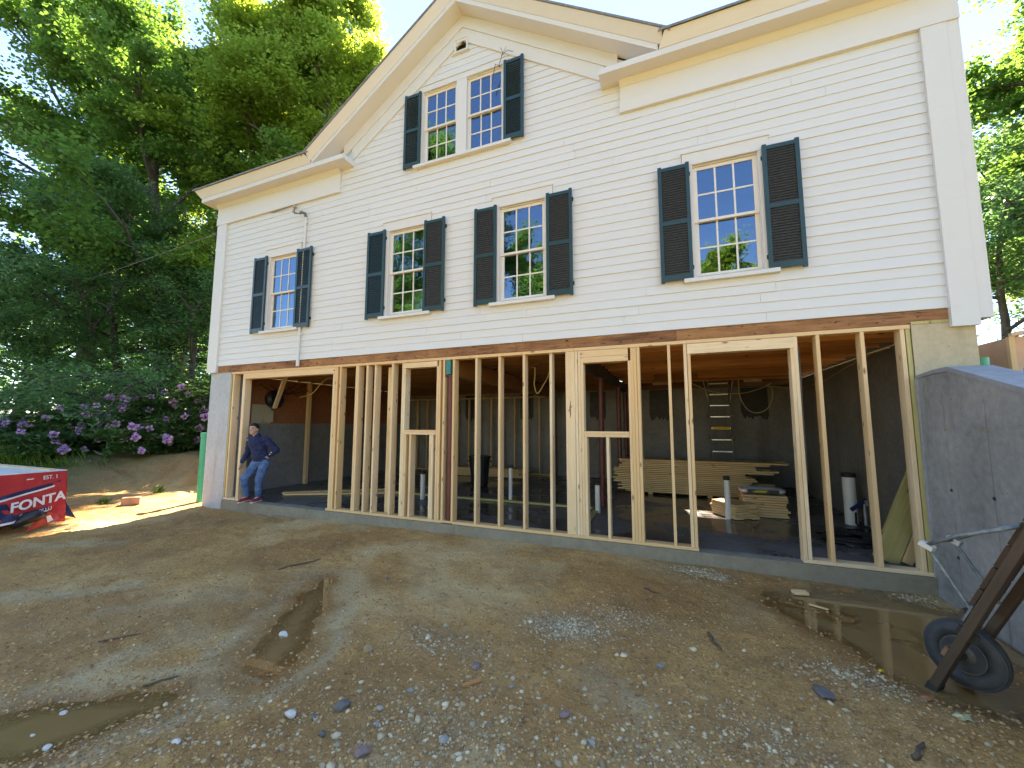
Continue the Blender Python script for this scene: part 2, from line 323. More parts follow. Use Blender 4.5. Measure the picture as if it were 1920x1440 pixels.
def soil_mat():
    m, n, b, o = newmat('soil')
    v = coords(n, (1, 1, 1), 'Object')
    at = lambda s: nd(n, 'ShaderNodeAttribute', attribute_name=s).outputs['Fac']
    f1 = noise(n, v, 0.8, 6, 0.62, 0.5); f2 = noise(n, v, 5.5, 5, 0.65); f3 = noise(n, v, 38, 4, 0.7); f4 = noise(n, v, 130, 3, 0.7)
    col = ramp(n, f1, [(0.28, (0.44, 0.222, 0.068)), (0.5, (0.60, 0.335, 0.105)), (0.72, (0.68, 0.42, 0.16))])
    col = mix(n, 0.5, col, ramp(n, f2, [(0.3, (0.40, 0.20, 0.06)), (0.7, (0.70, 0.41, 0.145))]))
    col = mix(n, 0.45, col, ramp(n, f3, [(0.3, (0.17, 0.085, 0.03)), (0.48, (0.57, 0.31, 0.10)), (0.70, (0.76, 0.52, 0.23))]))
    col = mix(n, ramp(n, f4, [(0.66, (0, 0, 0)), (0.74, (0.7, 0.7, 0.7))]), col, (0.40, 0.36, 0.29))
    # grey-white dried silt rims
    sf = math_(n, 'MULTIPLY', at('silt'), ramp(n, f2, [(0.25, (0.25, 0.25, 0.25)), (0.65, (1, 1, 1))]), True)
    col = mix(n, sf, col, mix(n, f3, (0.46, 0.38, 0.22), (0.66, 0.58, 0.38)))
    col = mix(n, math_(n, 'MULTIPLY', at('gravel'), ramp(n, f3, [(0.35, (0.1, 0.1, 0.1)), (0.6, (0.9, 0.9, 0.9))]), True), col, (0.20, 0.185, 0.165))
    f5 = noise(n, v, 2.1, 6, 0.7, 1.2)
    col = mix(n, ramp(n, f5, [(0.50, (0, 0, 0)), (0.66, (0.6, 0.6, 0.6))]), col, mix(n, f3, (0.22, 0.11, 0.04), (0.48, 0.25, 0.095)))
    f7 = noise(n, coords(n, (1, 1, 1), 'Object'), 0.42, 5, 0.6, 0.9)
    col = mix(n, ramp(n, f7, [(0.53, (0, 0, 0)), (0.64, (0.62, 0.62, 0.62))]), col, mix(n, f3, (0.62, 0.44, 0.20), (0.80, 0.62, 0.34)))
    col = mix(n, ramp(n, f7, [(0.34, (0.6, 0.6, 0.6)), (0.46, (0, 0, 0))]), col, mix(n, f3, (0.30, 0.14, 0.045), (0.58, 0.30, 0.10)))
    f6 = noise(n, v, 17, 5, 0.75, 0.6)
    col = mix(n, ramp(n, f6, [(0.59, (0, 0, 0)), (0.67, (0.75, 0.75, 0.75))]), col, (0.15, 0.075, 0.03))
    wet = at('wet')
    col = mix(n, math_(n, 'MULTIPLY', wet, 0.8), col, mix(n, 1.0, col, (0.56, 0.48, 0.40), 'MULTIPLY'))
    gr = at('green')
    col = mix(n, math_(n, 'MULTIPLY', gr, ramp(n, f2, [(0.3, (0.7, 0.7, 0.7)), (0.6, (1, 1, 1))])), col, mix(n, f3, (0.025, 0.05, 0.012), (0.06, 0.10, 0.025)))
    lk(n, col, b.inputs['Base Color'])
    lk(n, math_(n, 'SUBTRACT', 0.92, math_(n, 'MULTIPLY', wet, 0.55)), b.inputs['Roughness'])
    b.inputs['Specular IOR Level'].default_value = 0.35
    h = math_(n, 'ADD', math_(n, 'MULTIPLY', f2, 1.0), math_(n, 'ADD', math_(n, 'MULTIPLY', f3, 0.55), math_(n, 'MULTIPLY', f4, 0.18)))
    bump(n, b, h, 1.0, 0.06)
soil_mat()

# ------------------------------------------------------------------ mesh helpers
WORLD = {}
class MB:
    def __init__(s): s.v = []; s.f = []
    def add(s, vs, fs):
        k = len(s.v); s.v += [tuple(map(float, q)) for q in vs]; s.f += [tuple(i+k for i in q) for q in fs]; return s
    def box(s, x0, x1, y0, y1, z0, z1):
        vs = [(x, y, z) for z in (z0, z1) for y in (y0, y1) for x in (x0, x1)]
        return s.add(vs, [(0, 2, 3, 1), (4, 5, 7, 6), (0, 1, 5, 4), (2, 6, 7, 3), (0, 4, 6, 2), (1, 3, 7, 5)])
    def hexa(s, p):   # 8 points: bottom ring 4, top ring 4
        return s.add(p, [(3, 2, 1, 0), (4, 5, 6, 7), (0, 1, 5, 4), (1, 2, 6, 5), (2, 3, 7, 6), (3, 0, 4, 7)])
    def prism(s, poly, axis, a, b):   # convex/concave poly in the two other axes
        n = len(poly)
        def P(q, t): return {'x': (t, q[0], q[1]), 'y': (q[0], t, q[1]), 'z': (q[0], q[1], t)}[axis]
        vs = [P(q, a) for q in poly]+[P(q, b) for q in poly]
        fs = [tuple(range(n))[::-1], tuple(range(n, 2*n))]+[(i, (i+1) % n, n+(i+1) % n, n+i) for i in range(n)]
        return s.add(vs, fs)
    def bar(s, p0, p1, w, t, up=(0, 0, 1)):
        p0, p1 = Vector(p0), Vector(p1); d = (p1-p0).normalized(); u = Vector(up)
        if abs(d.dot(u)) > 0.98: u = Vector((0, 1, 0))
        a = d.cross(u).normalized(); b = a.cross(d)
        q = [p0-a*w/2-b*t/2, p0+a*w/2-b*t/2, p0+a*w/2+b*t/2, p0-a*w/2+b*t/2]
        return s.hexa(q+[x+(p1-p0) for x in q])
    def tube(s, pts, rad, n=8, caps=True):
        pts = [Vector(p) for p in pts]; k = len(pts)
        rad = [rad]*k if isinstance(rad, (int, float)) else list(rad)
        ref = None; base = len(s.v); V = []
        for i, p in enumerate(pts):
            d = (pts[min(i+1, k-1)]-pts[max(i-1, 0)])
            d = d.normalized() if d.length > 1e-9 else Vector((0, 0, 1))
            if ref is None:
                ref = d.orthogonal().normalized()
            ref = (ref-d*ref.dot(d)); ref = ref.normalized() if ref.length > 1e-6 else d.orthogonal().normalized()
            b = d.cross(ref)
            for j in range(n):
                a = 2*math.pi*j/n; V.append(p+(ref*math.cos(a)+b*math.sin(a))*rad[i])
        F = [(i*n+j, i*n+(j+1) % n, (i+1)*n+(j+1) % n, (i+1)*n+j) for i in range(k-1) for j in range(n)]
        if caps: F += [tuple(range(n))[::-1], tuple(range((k-1)*n, k*n))]
        return s.add(V, F)
    def lathe(s, prof, n=16, o=(0, 0, 0), axis=(0, 0, 1)):
        q = Vector((0, 0, 1)).rotation_difference(Vector(axis).normalized()); o = Vector(o)
        V = []
        for r, z in prof:
            for j in range(n):
                a = 2*math.pi*j/n; V.append(o+q @ Vector((r*math.cos(a), r*math.sin(a), z)))
        k = len(prof)
        F = [(i*n+j, i*n+(j+1) % n, (i+1)*n+(j+1) % n, (i+1)*n+j) for i in range(k-1) for j in range(n)]
        if prof[0][0] > 1e-6: F.append(tuple(range(n))[::-1])
        if prof[-1][0] > 1e-6: F.append(tuple(range((k-1)*n, k*n)))
        return s.add(V, F)
    def ell(s, c, r, nu=14, nv=9, rot=None):
        c = Vector(c); V = []; r = (r, r, r) if isinstance(r, (int, float)) else r
        for i in range(nv+1):
            t = math.pi*i/nv
            for j in range(nu):
                a = 2*math.pi*j/nu; p = Vector((r[0]*math.sin(t)*math.cos(a), r[1]*math.sin(t)*math.sin(a), r[2]*math.cos(t)))
                V.append(c+(rot @ p if rot else p))
        F = [(i*nu+j, (i+1)*nu+j, (i+1)*nu+(j+1) % nu, i*nu+(j+1) % nu) for i in range(nv) for j in range(nu)]
        return s.add(V, F)
    def cap(s, p0, r0, p1, r1, n=12):   # tapered capsule
        p0, p1 = Vector(p0), Vector(p1); d = (p1-p0).normalized()
        P, Rr = [], []
        for a in (-88, -60, -30, 0): P.append(p0+d*r0*math.sin(R_(a))); Rr.append(max(1e-4, r0*math.cos(R_(a))))
        for a in (0, 30, 60, 88): P.append(p1+d*r1*math.sin(R_(a))); Rr.append(max(1e-4, r1*math.cos(R_(a))))
        return s.tube(P, Rr, n)
    def mesh(s, name, mat=None, smooth=False):
        m = bpy.data.meshes.new(name); m.from_pydata(s.v, [], s.f); m.validate()
        if mat: m.materials.append(MATS[mat] if isinstance(mat, str) else mat)
        if smooth: m.shade_smooth()
        return m
def link(name, data, parent=None, M=None, label=None, cat=None, group=None, kind=None):
    o = bpy.data.objects.new(name, data); C.objects.link(o)
    M = M or Matrix.Identity(4)
    WORLD[o.name] = M
    if parent is not None:
        o.parent = parent; o.matrix_parent_inverse = WORLD[parent.name].inverted()
    o.matrix_basis = M
    for k, v in (('label', label), ('category', cat), ('group', group), ('kind', kind)):
        if v: o[k] = v
    return o
def T(*p): return Matrix.Translation(Vector(p[0] if len(p) == 1 else p))
def thing(name, loc, label, cat, group=None):
    o = link(name, None, None, T(loc), label, cat, group); o.empty_display_size = 0.2; return o
def obj(name, mb, mat, parent=None, smooth=False, M=None, **kw):
    return link(name, mb.mesh(name, mat, smooth), parent, M, **kw)
def board(name, p0, p1, w, t, mat, parent=None, up=(0, 1, 0), **kw):
    """timber from p0 to p1 (centre line); w = width across, t = thickness along 'up'; mesh long axis is local Z"""
    p0, p1 = Vector(p0), Vector(p1); d = (p1-p0); L = d.length; d.normalize(); u = Vector(up)
    if abs(d.dot(u)) > 0.98: u = Vector((0, 0, 1)) if abs(d.z) < 0.9 else Vector((0, 1, 0))
    a = u.cross(d).normalized(); b = d.cross(a)
    M = Matrix(((a.x, b.x, d.x, p0.x), (a.y, b.y, d.y, p0.y), (a.z, b.z, d.z, p0.z), (0, 0, 0, 1)))
    key = (round(w, 4), round(t, 4), round(L, 3), mat)
    if key not in BOARDS:
        e = 0.0025 if min(w, t) > 0.02 else 0.0
        mb = MB(); x, y = w/2, t/2
        if e:
            ring = [(-x+e, -y), (x-e, -y), (x, -y+e), (x, y-e), (x-e, y), (-x+e, y), (-x, y-e), (-x, -y+e)]
            mb.prism(ring, 'z', 0, L)
        else: mb.box(-x, x, -y, y, 0, L)
        BOARDS[key] = mb.mesh(name, mat)
    return link(name, BOARDS[key], parent, M, **kw)
BOARDS = {}
# value noise on arrays
_PT = RNG.random((256, 256))
def vnoise(x, y):
    xi = np.floor(x).astype(int); yi = np.floor(y).astype(int); fx = x-xi; fy = y-yi
    fx = fx*fx*(3-2*fx); fy = fy*fy*(3-2*fy); g = lambda a, b: _PT[a % 256, b % 256]
    return (g(xi, yi)*(1-fx)+g(xi+1, yi)*fx)*(1-fy)+(g(xi, yi+1)*(1-fx)+g(xi+1, yi+1)*fx)*fy
def fbm(x, y, s, o=4):
    t = 0; a = 0.5
    for i in range(o): t = t+a*(vnoise(x*s+17.3*i, y*s+5.1*i)-0.5); s *= 2.03; a *= 0.5
    return t
def sst(a, b, x): t = np.clip((x-a)/(b-a), 0, 1); return t*t*(3-2*t)

# ------------------------------------------------------------------ ground
def G(px, py, z=-0.16): return A(px, py, 'z', z)[:2]
def caps_sd(x, y, pts):
    d = np.full(x.shape, 99.0)
    for (a, b) in zip(pts[:-1], pts[1:]):
        ax, ay, aw = a; bx, by, bw = b; vx, vy = bx-ax, by-ay; L = max(vx*vx+vy*vy, 1e-9)
        t = np.clip(((x-ax)*vx+(y-ay)*vy)/L, 0, 1)
        d = np.minimum(d, np.hypot(x-ax-t*vx, y-ay-t*vy)-(aw+(bw-aw)*t))
    return d
def path(*q): return [(*G(a, b), c) for a, b, c in q]
PUD1 = path((612, 1088, .07), (585, 1120, .13), (555, 1165, .17), (520, 1215, .20), (488, 1258, .13))
PUD2 = path((-120, 1400, .2), (60, 1365, .24), (180, 1340, .2), (290, 1315, .10))
PUD3A = path((1440, 1112, .10), (1560, 1128, .26), (1690, 1150, .38), (1850, 1190, .45), (2000, 1240, .4))
PUD3B = path((1450, 1125, .10), (1560, 1170, .22), (1680, 1215, .33), (1760, 1275, .25), (1900, 1300, .3))
STREAKS = [path((-40, 1120, .10), (120, 1112, .12), (260, 1100, .08)), path((150, 1262, .08), (260, 1225, .12), (370, 1200, .06)),
           path((-60, 1330, .10), (80, 1300, .07), (190, 1275, .08)), path((410, 1118, .10), (480, 1120, .06)),
           path((220, 1140, .10), (330, 1135, .07)), path((1115, 1250, .03), (1140, 1290, .05), (1190, 1330, .05)), path((60, 1025, .2), (220, 1012, .15))]
GRAVEL = [(*G(1060, 1178), .30, .18, 1.9), (*G(1160, 1165), .35, .2, .5), (*G(1300, 1072), .22, .12, 1.0), (*G(1345, 1082), .14, .09, .9), (*G(1715, 1118), .20, .10, 1.0),
          (*G(1450, 1400), .32, .22, .5), (*G(830, 1205), .35, .2, .5), (*G(830, 1370), .5, .35, .45), (*G(1610, 1270), .3, .15, .7), (*G(520, 965), .35, .12, .35), (*G(1230, 1420), .3, .2, .4)]
WLEV = {1: -0.175, 2: -0.18, 3: -0.185}
def ground_fields(x, y):
    base = np.interp(x, [-40, -6, -1.2, 0.3, 1.5, 4, 6, 9, 10.2, 11.5, 14], [-.2, -.1, -.02, -.19, -.20, -.16, -.14, -.145, -.165, -.185, -.17])
    near = sst(-4.5, -0.5, y)
    h = -0.155*(1-near)+base*near
    rough = fbm(x, y, 0.9, 3)*0.055+fbm(x, y, 4.5, 4)*0.050+fbm(x, y, 12, 2)*0.034
    h = h+rough*(1-0.45*sst(0.6, 0.0, np.abs(y+0.1)))
    # bank left of the house
    s = ((y-0.75)*0.94-(x-0.0)*0.34)            # distance behind the toe line
    left = sst(0.25, -0.05, x)
    bank = sst(0, 1.5, s)*(0.62+0.25*fbm(x, y, 0.6, 3))+np.clip(s-0.4, 0, 12)*0.115+sst(0, 1, s)*fbm(x, y, 2.4, 4)*0.22
    h = np.where(left > 0, h+left*np.clip(bank, 0, 2.4), h)
    # upland behind the house and behind the retaining wall
    back = sst(6.42, 6.60, y); h = h*(1-back)+back*(2.2+0.02*(y-6.5)+0.15*fbm(x, y, .3, 2))
    right = sst(12.06, 12.24, x); up = np.clip(1.93+0.31*(y+0.75), -0.15, 1.95)
    h = h*(1-right)+right*(np.maximum(up, np.where(y > 6.5, 2.2, -9))+0.06*fbm(x, y, 1.5, 3))
    inside = (x > 0.2) & (x < 12.5) & (y > 0.06) & (y < 6.5)
    h = np.where(inside, -0.4, h)
    wet = np.zeros_like(h); silt = np.zeros_like(h); nz = fbm(x, y, 4, 4)*0.22
    for lev, pts in ((WLEV[1], PUD1), (WLEV[2], PUD2), (WLEV[3], PUD3A), (WLEV[3], PUD3B)):
        sdd = caps_sd(x, y, pts)+nz
        h = np.where((sdd < 0.6) & (~inside) & (x < 12.05), np.minimum(h, lev+np.clip(sdd*0.075, -0.022, 0.3)), h)
        wet = np.maximum(wet, sst(0.30, -0.04, sdd))
        if pts is PUD1 or pts is PUD2: silt = np.maximum(silt, np.exp(-((sdd-0.20)/0.09)**2))
    for pts in STREAKS: silt = np.maximum(silt, 0.8*sst(0.16, -0.08, caps_sd(x, y, pts)+nz*1.6))
    wet = np.maximum(wet, 0.55*sst(-0.35, -0.05, y)*(y < 0.1)*sst(8.5, 10.0, x))
    wet = np.maximum(wet, 0.5*sst(0.02, 0.14, fbm(x+9, y, 0.8, 4)))
    grav = np.zeros_like(h)
    for gx, gy, ra, rb, k in GRAVEL: grav = np.maximum(grav, min(k, 1)*np.exp(-(((x-gx)/(ra*1.3))**2+((y-gy)/(rb*1.3))**2)))
    wet = np.maximum(wet, 1.0*left*sst(0.1, 0.7, s+fbm(x, y, 1.2, 3)*.8))  # bank soil toned darker by reusing this field
    green = sst(2.0, 3.2, s+fbm(x, y, .8, 3)*2)*left
    green = np.maximum(green, back); green = np.maximum(green, right*0.6); green = np.maximum(green, sst(8.5, 13, np.hypot(x-7, y+1)+fbm(x, y, .5, 3)*3))
    return h, wet, silt*(1-.6*wet), grav, green
def graded(d0, d1, step, lo, hi):
    mid = np.arange(d0, d1+step/2, step); a = [mid[0]]; s = step
    while a[-1] > lo: s *= 1.12; a.append(a[-1]-s)
    b = [mid[-1]]; s = step
    while b[-1] < hi: s *= 1.12; b.append(b[-1]+s)
    return np.concatenate([np.array(a[1:])[::-1], mid, np.array(b[1:])])
def grid_mesh(name, xs, ys, zfun, mat, attrs=()):
    X, Y = np.meshgrid(xs, ys); res = zfun(X, Y); Z = res[0]
    n = X.size; nx, ny = len(xs), len(ys)
    m = bpy.data.meshes.new(name)
    idx = np.arange(n).reshape(ny, nx)
    q = np.stack([idx[:-1, :-1], idx[:-1, 1:], idx[1:, 1:], idx[1:, :-1]], -1).reshape(-1, 4)
    m.vertices.add(n); m.vertices.foreach_set('co', np.stack([X, Y, Z], -1).astype(np.float32).ravel())
    m.loops.add(q.size); m.loops.foreach_set('vertex_index', q.astype(np.int32).ravel())
    m.polygons.add(len(q)); m.polygons.foreach_set('loop_start', np.arange(0, q.size, 4, dtype=np.int32))
    m.update(calc_edges=True); m.validate(); m.shade_smooth()
    for k, a in zip(attrs, res[1:]):
        at = m.attributes.new(k, 'FLOAT', 'POINT'); at.data.foreach_set('value', a.astype(np.float32).ravel())
    m.materials.append(MATS[mat]); return m
xs = graded(-1.6, 12.7, 0.032, -420, 440); ys = np.union1d(graded(-5.3, 0.62, 0.032, -420, 440), [6.30, 6.415, 6.45, 6.49, 6.52, 6.56, 6.60, 6.64])
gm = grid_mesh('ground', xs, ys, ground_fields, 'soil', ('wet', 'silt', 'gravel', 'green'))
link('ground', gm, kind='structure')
def GZ(x, y): return float(ground_fields(np.array([[float(x)]]), np.array([[float(y)]]))[0][0, 0])
for lev, pl in ((WLEV[1], [PUD1]), (WLEV[2], [PUD2]), (WLEV[3], [PUD3A, PUD3B])):
    al = [p for q in pl for p in q]
    x0, x1 = min(p[0] for p in al)-.6, min(12.0, max(p[0] for p in al)+.6); y0, y1 = min(p[1] for p in al)-.6, min(-0.03, max(p[1] for p in al)+.6)
    mb = MB(); st = 0.06; cells = {}
    gx = np.arange(x0, x1, st); gy = np.arange(y0, y1, st); X, Y = np.meshgrid(gx, gy)
    sdv = np.min([caps_sd(X, Y, q) for q in pl], axis=0)
    vid = {}
    def vv(i, j):
        if (i, j) not in vid: vid[(i, j)] = len(mb.v); mb.v.append((gx[i], gy[j], lev))
        return vid[(i, j)]
    for j in range(len(gy)-1):
        for i in range(len(gx)-1):
            if sdv[j, i] < 0.22: mb.f.append((vv(i, j), vv(i+1, j), vv(i+1, j+1), vv(i, j+1)))
    po = obj('puddle', mb, 'muddy_water', smooth=True, kind='structure')
    vx = np.array([v.co[:2] for v in po.data.vertices]); dz = np.clip(lev-ground_fields(vx[:, 0][None], vx[:, 1][None])[0][0], 0, .2)
    po.data.attributes.new('depth', 'FLOAT', 'POINT').data.foreach_set('value', dz.astype(np.float32))
# concrete slab and the kerb under the framing
mb = MB().box(0.37, 12.3, 0.16, 6.4, -0.3, -0.006); obj('floor_slab', mb, 'wet_slab', kind='structure')

# ------------------------------------------------------------------ house
SL = 0.67; AX = 6.35
house = thing('house', (6.3, 3.2, -0.3), 'white clapboard house with centre gable and dark green shutters above an open basement', 'house')
obj('foundation_wall', MB().box(0.12, 0.78, 0.0, 0.30, -0.45, 2.655), 'concrete_blue', house, label='pale blue-grey concrete pier at the end beside the green pipe')
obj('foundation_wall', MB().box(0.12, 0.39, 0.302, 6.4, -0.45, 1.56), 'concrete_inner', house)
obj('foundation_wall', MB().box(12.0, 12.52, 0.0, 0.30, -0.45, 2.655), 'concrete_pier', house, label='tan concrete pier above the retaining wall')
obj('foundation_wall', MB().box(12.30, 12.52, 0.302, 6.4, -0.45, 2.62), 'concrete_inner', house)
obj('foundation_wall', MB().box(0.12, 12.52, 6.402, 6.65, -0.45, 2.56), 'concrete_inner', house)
obj('foundation_kerb', MB().box(0.782, 11.998, -0.03, 0.158, -0.45, -0.003), 'concrete_curb', house)
obj('wall_panel', MB().box(0.16, 0.385, 0.302, 6.4, 1.563, 2.66), 'osb_red', house, label='reddish-brown boarded upper part of the inner basement end wall')
# damp stains under the basement windows
BW = [(7.45, 0.32), (9.22, 0.42), (11.5, 0.42), (5.2, 0.3), (3.2, .3)]; OPEN = BW[1:3]
for bx, bw in BW:
    mb = MB(); n = 14; pts = []
    for k in range(n+1): pts.append((bx-bw*.75+bw*1.5*k/n, 1.72+random.uniform(-.07, .07)+(0.12 if k in (0, n) else 0)))
    mb.prism([(bx-bw*.72, 2.52), *pts, (bx+bw*.72, 2.52)], 'y', 6.397, 6.4015)
    obj('damp_patch', mb, 'damp_stain', house)
# rear rim with openings
segs = []; x = 0.12
for bx, bw in sorted(OPEN):
    segs.append((x, bx-bw/2)); x = bx+bw/2
segs.append((x, 12.52))
mb = MB()
for a, b in segs: mb.box(a, b, 6.42, 6.62, 2.562, 2.80)
obj('rear_rim', mb, 'dark_fir', house)
for bx, bw in OPEN:
    mb = MB(); mb.box(bx-bw/2, bx+bw/2, 6.5, 6.53, 2.562, 2.575); mb.box(bx-bw/2, bx+bw/2, 6.46, 6.53, 2.612, 2.8)
    obj('basement_window', mb, 'sash_white', house)
# sill beam on the front, in old lengths
bx = [0.345, 3.05, 5.72, 7.35, 9.62, 12.355]
for i in range(5):
    board('sill_beam', (bx[i]+.002, 0.07, 2.735), (bx[i+1]-.002, 0.07, 2.735), 0.14, 0.142, 'old_beam', house)
obj('sill_plate', MB().box(12.0, 12.52, -0.005, 0.2, 2.657, 2.688), 'treated_pine', house)
obj('sill_plate', MB().box(0.1, 0.80, -0.005, 0.2, 2.657, 2.664), 'treated_pine', house)
# joists, girders, subfloor
jz = 2.752
for bay in ((0.40, 6.05), (6.18, 8.19), (8.31, 12.30)):
    for k in range(14):
        y = 0.34+0.41*k
        for a, b in ([bay] if not (bay[0] > 8 and k in (9, 10, 11)) else [(bay[0], 9.12), (10.12, bay[1])]):   # joists cut for an added floor gap that lets sun reach the basement
            board('joist', (a, y, jz), (b, y, jz), 0.045, 0.185, 'fir_joist' if bay[0] > 8 else 'dark_fir', house, up=(0, 0, 1))  # daylight put into the colour: bright fir in the lit bay, dark elsewhere
obj('subfloor', MB().box(0.13, 9.12, 0.16, 6.6, 2.848, 2.88).box(10.12, 12.5, 0.16, 6.6, 2.848, 2.88).box(9.12, 10.12, 0.16, 3.95, 2.848, 2.88).box(9.12, 10.12, 5.0, 6.6, 2.848, 2.88), 'dark_fir', house)  # floor gap left open along the sun path
board('girder', (6.11, 0.15, 2.51), (6.11, 6.4, 2.51), 0.12, 0.29, 'fir_joist', house, up=(0, 0, 1))
board('girder', (8.25, 0.16, 2.56), (8.25, 6.4, 2.56), 0.11, 0.18, 'grey_wood', house, up=(0, 0, 1))
board('girder', (8.31, 6.33, 2.60), (12.30, 6.33, 2.60), 0.14, 0.11, 'dark_fir', house, up=(0, 0, 1))
def column(x, y, top, **kw):
    mb = MB().lathe([(0.052, 0.012), (0.052, top-0.012)], 18, (x, y, 0)); mb.box(x-.09, x+.09, y-.09, y+.09, 0.0, 0.012); mb.box(x-.09, x+.09, y-.07, y+.07, top-.012, top)
    for p in mb.f[:18]: pass
    return obj('support_column', mb, 'steel_red', house, **kw)
column(6.17, 0.075, 2.36, label='dark red steel column standing in the front framing')
column(6.19, 6.15, 2.36); column(8.24, 2.25, 2.465); column(8.30, 4.45, 2.465); column(8.27, 6.2, 2.465)
obj('column_cap', MB().box(6.115, 6.20, -0.012, 0.14, 2.372, 2.612), 'teal_paint', house, label='teal painted block on top of the front steel column')

# --- outer walls (front sheathing with openings, sides, back)
WIN = [2.20, 5.27, 7.45, 10.28]
def casing_rect(cx): return (cx-0.385, cx+0.385, 3.47, 5.04)
holes = [casing_rect(c) for c in WIN]+[(5.56, 6.25, 6.16, 7.52), (6.44, 7.12, 6.16, 7.52)]
def topz(x): return 6.7 if (x < 3.4 or x > 9.3) else 8.72-SL*abs(x-AX)
brk = sorted({0.02, 12.63, 3.4, 9.3, AX}|{h[0] for h in holes}|{h[1] for h in holes})
mb = MB()
for a, b in zip(brk[:-1], brk[1:]):
    m_ = (a+b)/2; hs = sorted([h for h in holes if h[0] < m_ < h[1]], key=lambda h: h[2]); z = 2.81
    for h in hs: mb.box(a, b, 0.0, 0.14, z, h[2]); z = h[3]
    za, zb = topz(a+1e-4), topz(b-1e-4)
    if za < z+0.02 and zb < z+0.02: continue
    p = [(a, 0, z), (b, 0, z), (b, .14, z), (a, .14, z), (a, 0, za), (b, 0, zb), (b, .14, zb), (a, .14, za)]
    mb.hexa(p)
obj('wall_sheathing', mb, 'white_siding', house)
for x0, x1, nm in ((0.02, 0.16, 'side_wall'), (12.49, 12.63, 'side_wall')):
    obj(nm, MB().prism([(0.145, 2.70), (6.64, 2.70), (6.64, 6.7), (3.3, 8.95), (0.145, 6.85)], 'x', x0, x1), 'white_siding', house)
WX0, WX1 = 8.88, 9.54
obj('rear_wall', MB().box(0.17, WX0, 6.46, 6.64, 2.885, 6.9).box(WX1, 12.48, 6.46, 6.64, 2.885, 6.9).box(WX0, WX1, 6.46, 6.64, 2.885, 5.02).box(WX0, WX1, 6.46, 6.64, 5.98, 6.9), 'white_siding', house)
obj('added_sun_window', MB().box(WX0, WX1, 6.53, 6.56, 5.48, 5.52).box(WX0+.205, WX0+.225, 6.531, 6.559, 5.02, 5.98).box(WX1-.225, WX1-.205, 6.531, 6.559, 5.02, 5.98).box(WX0, WX1, 6.532, 6.558, 5.25, 5.268).box(WX0, WX1, 6.532, 6.558, 5.74, 5.758), 'sash_white', house)  # unseen high window, added so sun reaches the basement floor
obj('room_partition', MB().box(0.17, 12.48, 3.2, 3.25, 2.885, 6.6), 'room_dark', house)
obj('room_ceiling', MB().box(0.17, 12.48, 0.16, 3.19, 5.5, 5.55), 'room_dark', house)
# clapboards
EXP = 0.125
csr = [(c-0.505, c+0.505, 3.405, 5.215) for c in WIN]+[(5.455, 7.225, 6.105, 7.635), (6.19, 6.46, 8.06, 8.315)]
joint = random.Random(3); nclap = 0
def clap(x0, x1, z0):
    global nclap
    if x1-x0 < 0.03: return
    ht = 0.138
    t = 0.0165+joint.uniform(-.003, .004); dz = joint.uniform(-.003, .003); z0 = z0+dz
    mb = MB().prism([(-t, 0), (-0.0035, 0), (-0.0015, ht), (-0.0055, ht)], 'x', 0, x1-x0)
    obj('clapboard', mb, 'white_siding', house, M=T(x0, 0, z0)); nclap += 1
for k in range(44):
    z0 = 2.812+EXP*k; zm = z0+0.06
    if zm < 6.05: L, Rr = 0.332, 12.365
    elif zm < 6.56: L, Rr = 3.665, 8.985
    else:
        hw = (8.26-zm)/SL+0.12; L, Rr = AX-hw, AX+hw
        if hw < 0.25: break
    cuts = sorted([(a, b) for a, b, c, d in csr if c < zm < d]); x = L; runs = []
    for a, b in cuts:
        if a > x: runs.append((x, min(a, Rr)))
        x = max(x, b)
    if x < Rr: runs.append((x, Rr))
    for a, b in runs:
        x_ = a
        while b-x_ > 2.6:
            m_ = x_+joint.uniform(1.1, 3.6)
            if b-m_ < .35: break
            clap(x_, m_-.0014, z0); x_ = m_+.0014
        clap(x_, b, z0)
# corner boards: two flat strips with a recessed quirk between
for x0, s in ((0.0, 1), (12.65, -1)):
    a, b = sorted((x0+s*0.02, x0+s*0.105)); c, d = sorted((x0+s*0.112, x0+s*0.335))
    obj('corner_board', MB().box(a, b, -0.038, 0.0, 2.675, 6.06), 'white_trim', house)
    obj('corner_board', MB().box(c, d, -0.050, 0.0, 2.60 if s < 0 else 2.67, 6.06), 'white_trim', house)
    a, b = sorted((x0, x0+s*0.018)); obj('corner_board', MB().box(a, b, -0.036, 0.15, 2.675, 6.06), 'white_trim', house)
# frieze, cornice returns
for x0, x1 in ((0.0, 3.665), (8.985, 12.65)):
    obj('frieze_board', MB().box(x0, x1, -0.058, 0.0, 6.062, 6.238), 'white_trim', house)
    obj('frieze_board', MB().box(x0+.004, x1-.004, -0.048, 0.0, 6.24, 6.455), 'white_trim', house)
    l, r = (x0+.004, x1-.004)
    obj('bed_moulding', MB().hexa([(l, -.05, 6.457), (r, -.05, 6.457), (r, 0, 6.457), (l, 0, 6.457), (l, -.115, 6.528), (r, -.115, 6.528), (r, 0, 6.528), (l, 0, 6.528)]), 'white_trim', house)
obj('cornice', MB().box(-0.18, 3.98, -0.30, 0.0, 6.53, 6.62), 'white_trim', house)
obj('cornice', MB().box(8.73, 12.83, -0.30, 0.0, 6.53, 6.62), 'white_trim', house)
for x0, x1 in ((-0.18, 0.02), (12.63, 12.83)): obj('cornice', MB().box(x0, x1, 0.002, 6.9, 6.53, 6.62), 'white_trim', house)
ZC0, ZC1 = 6.623, 6.775
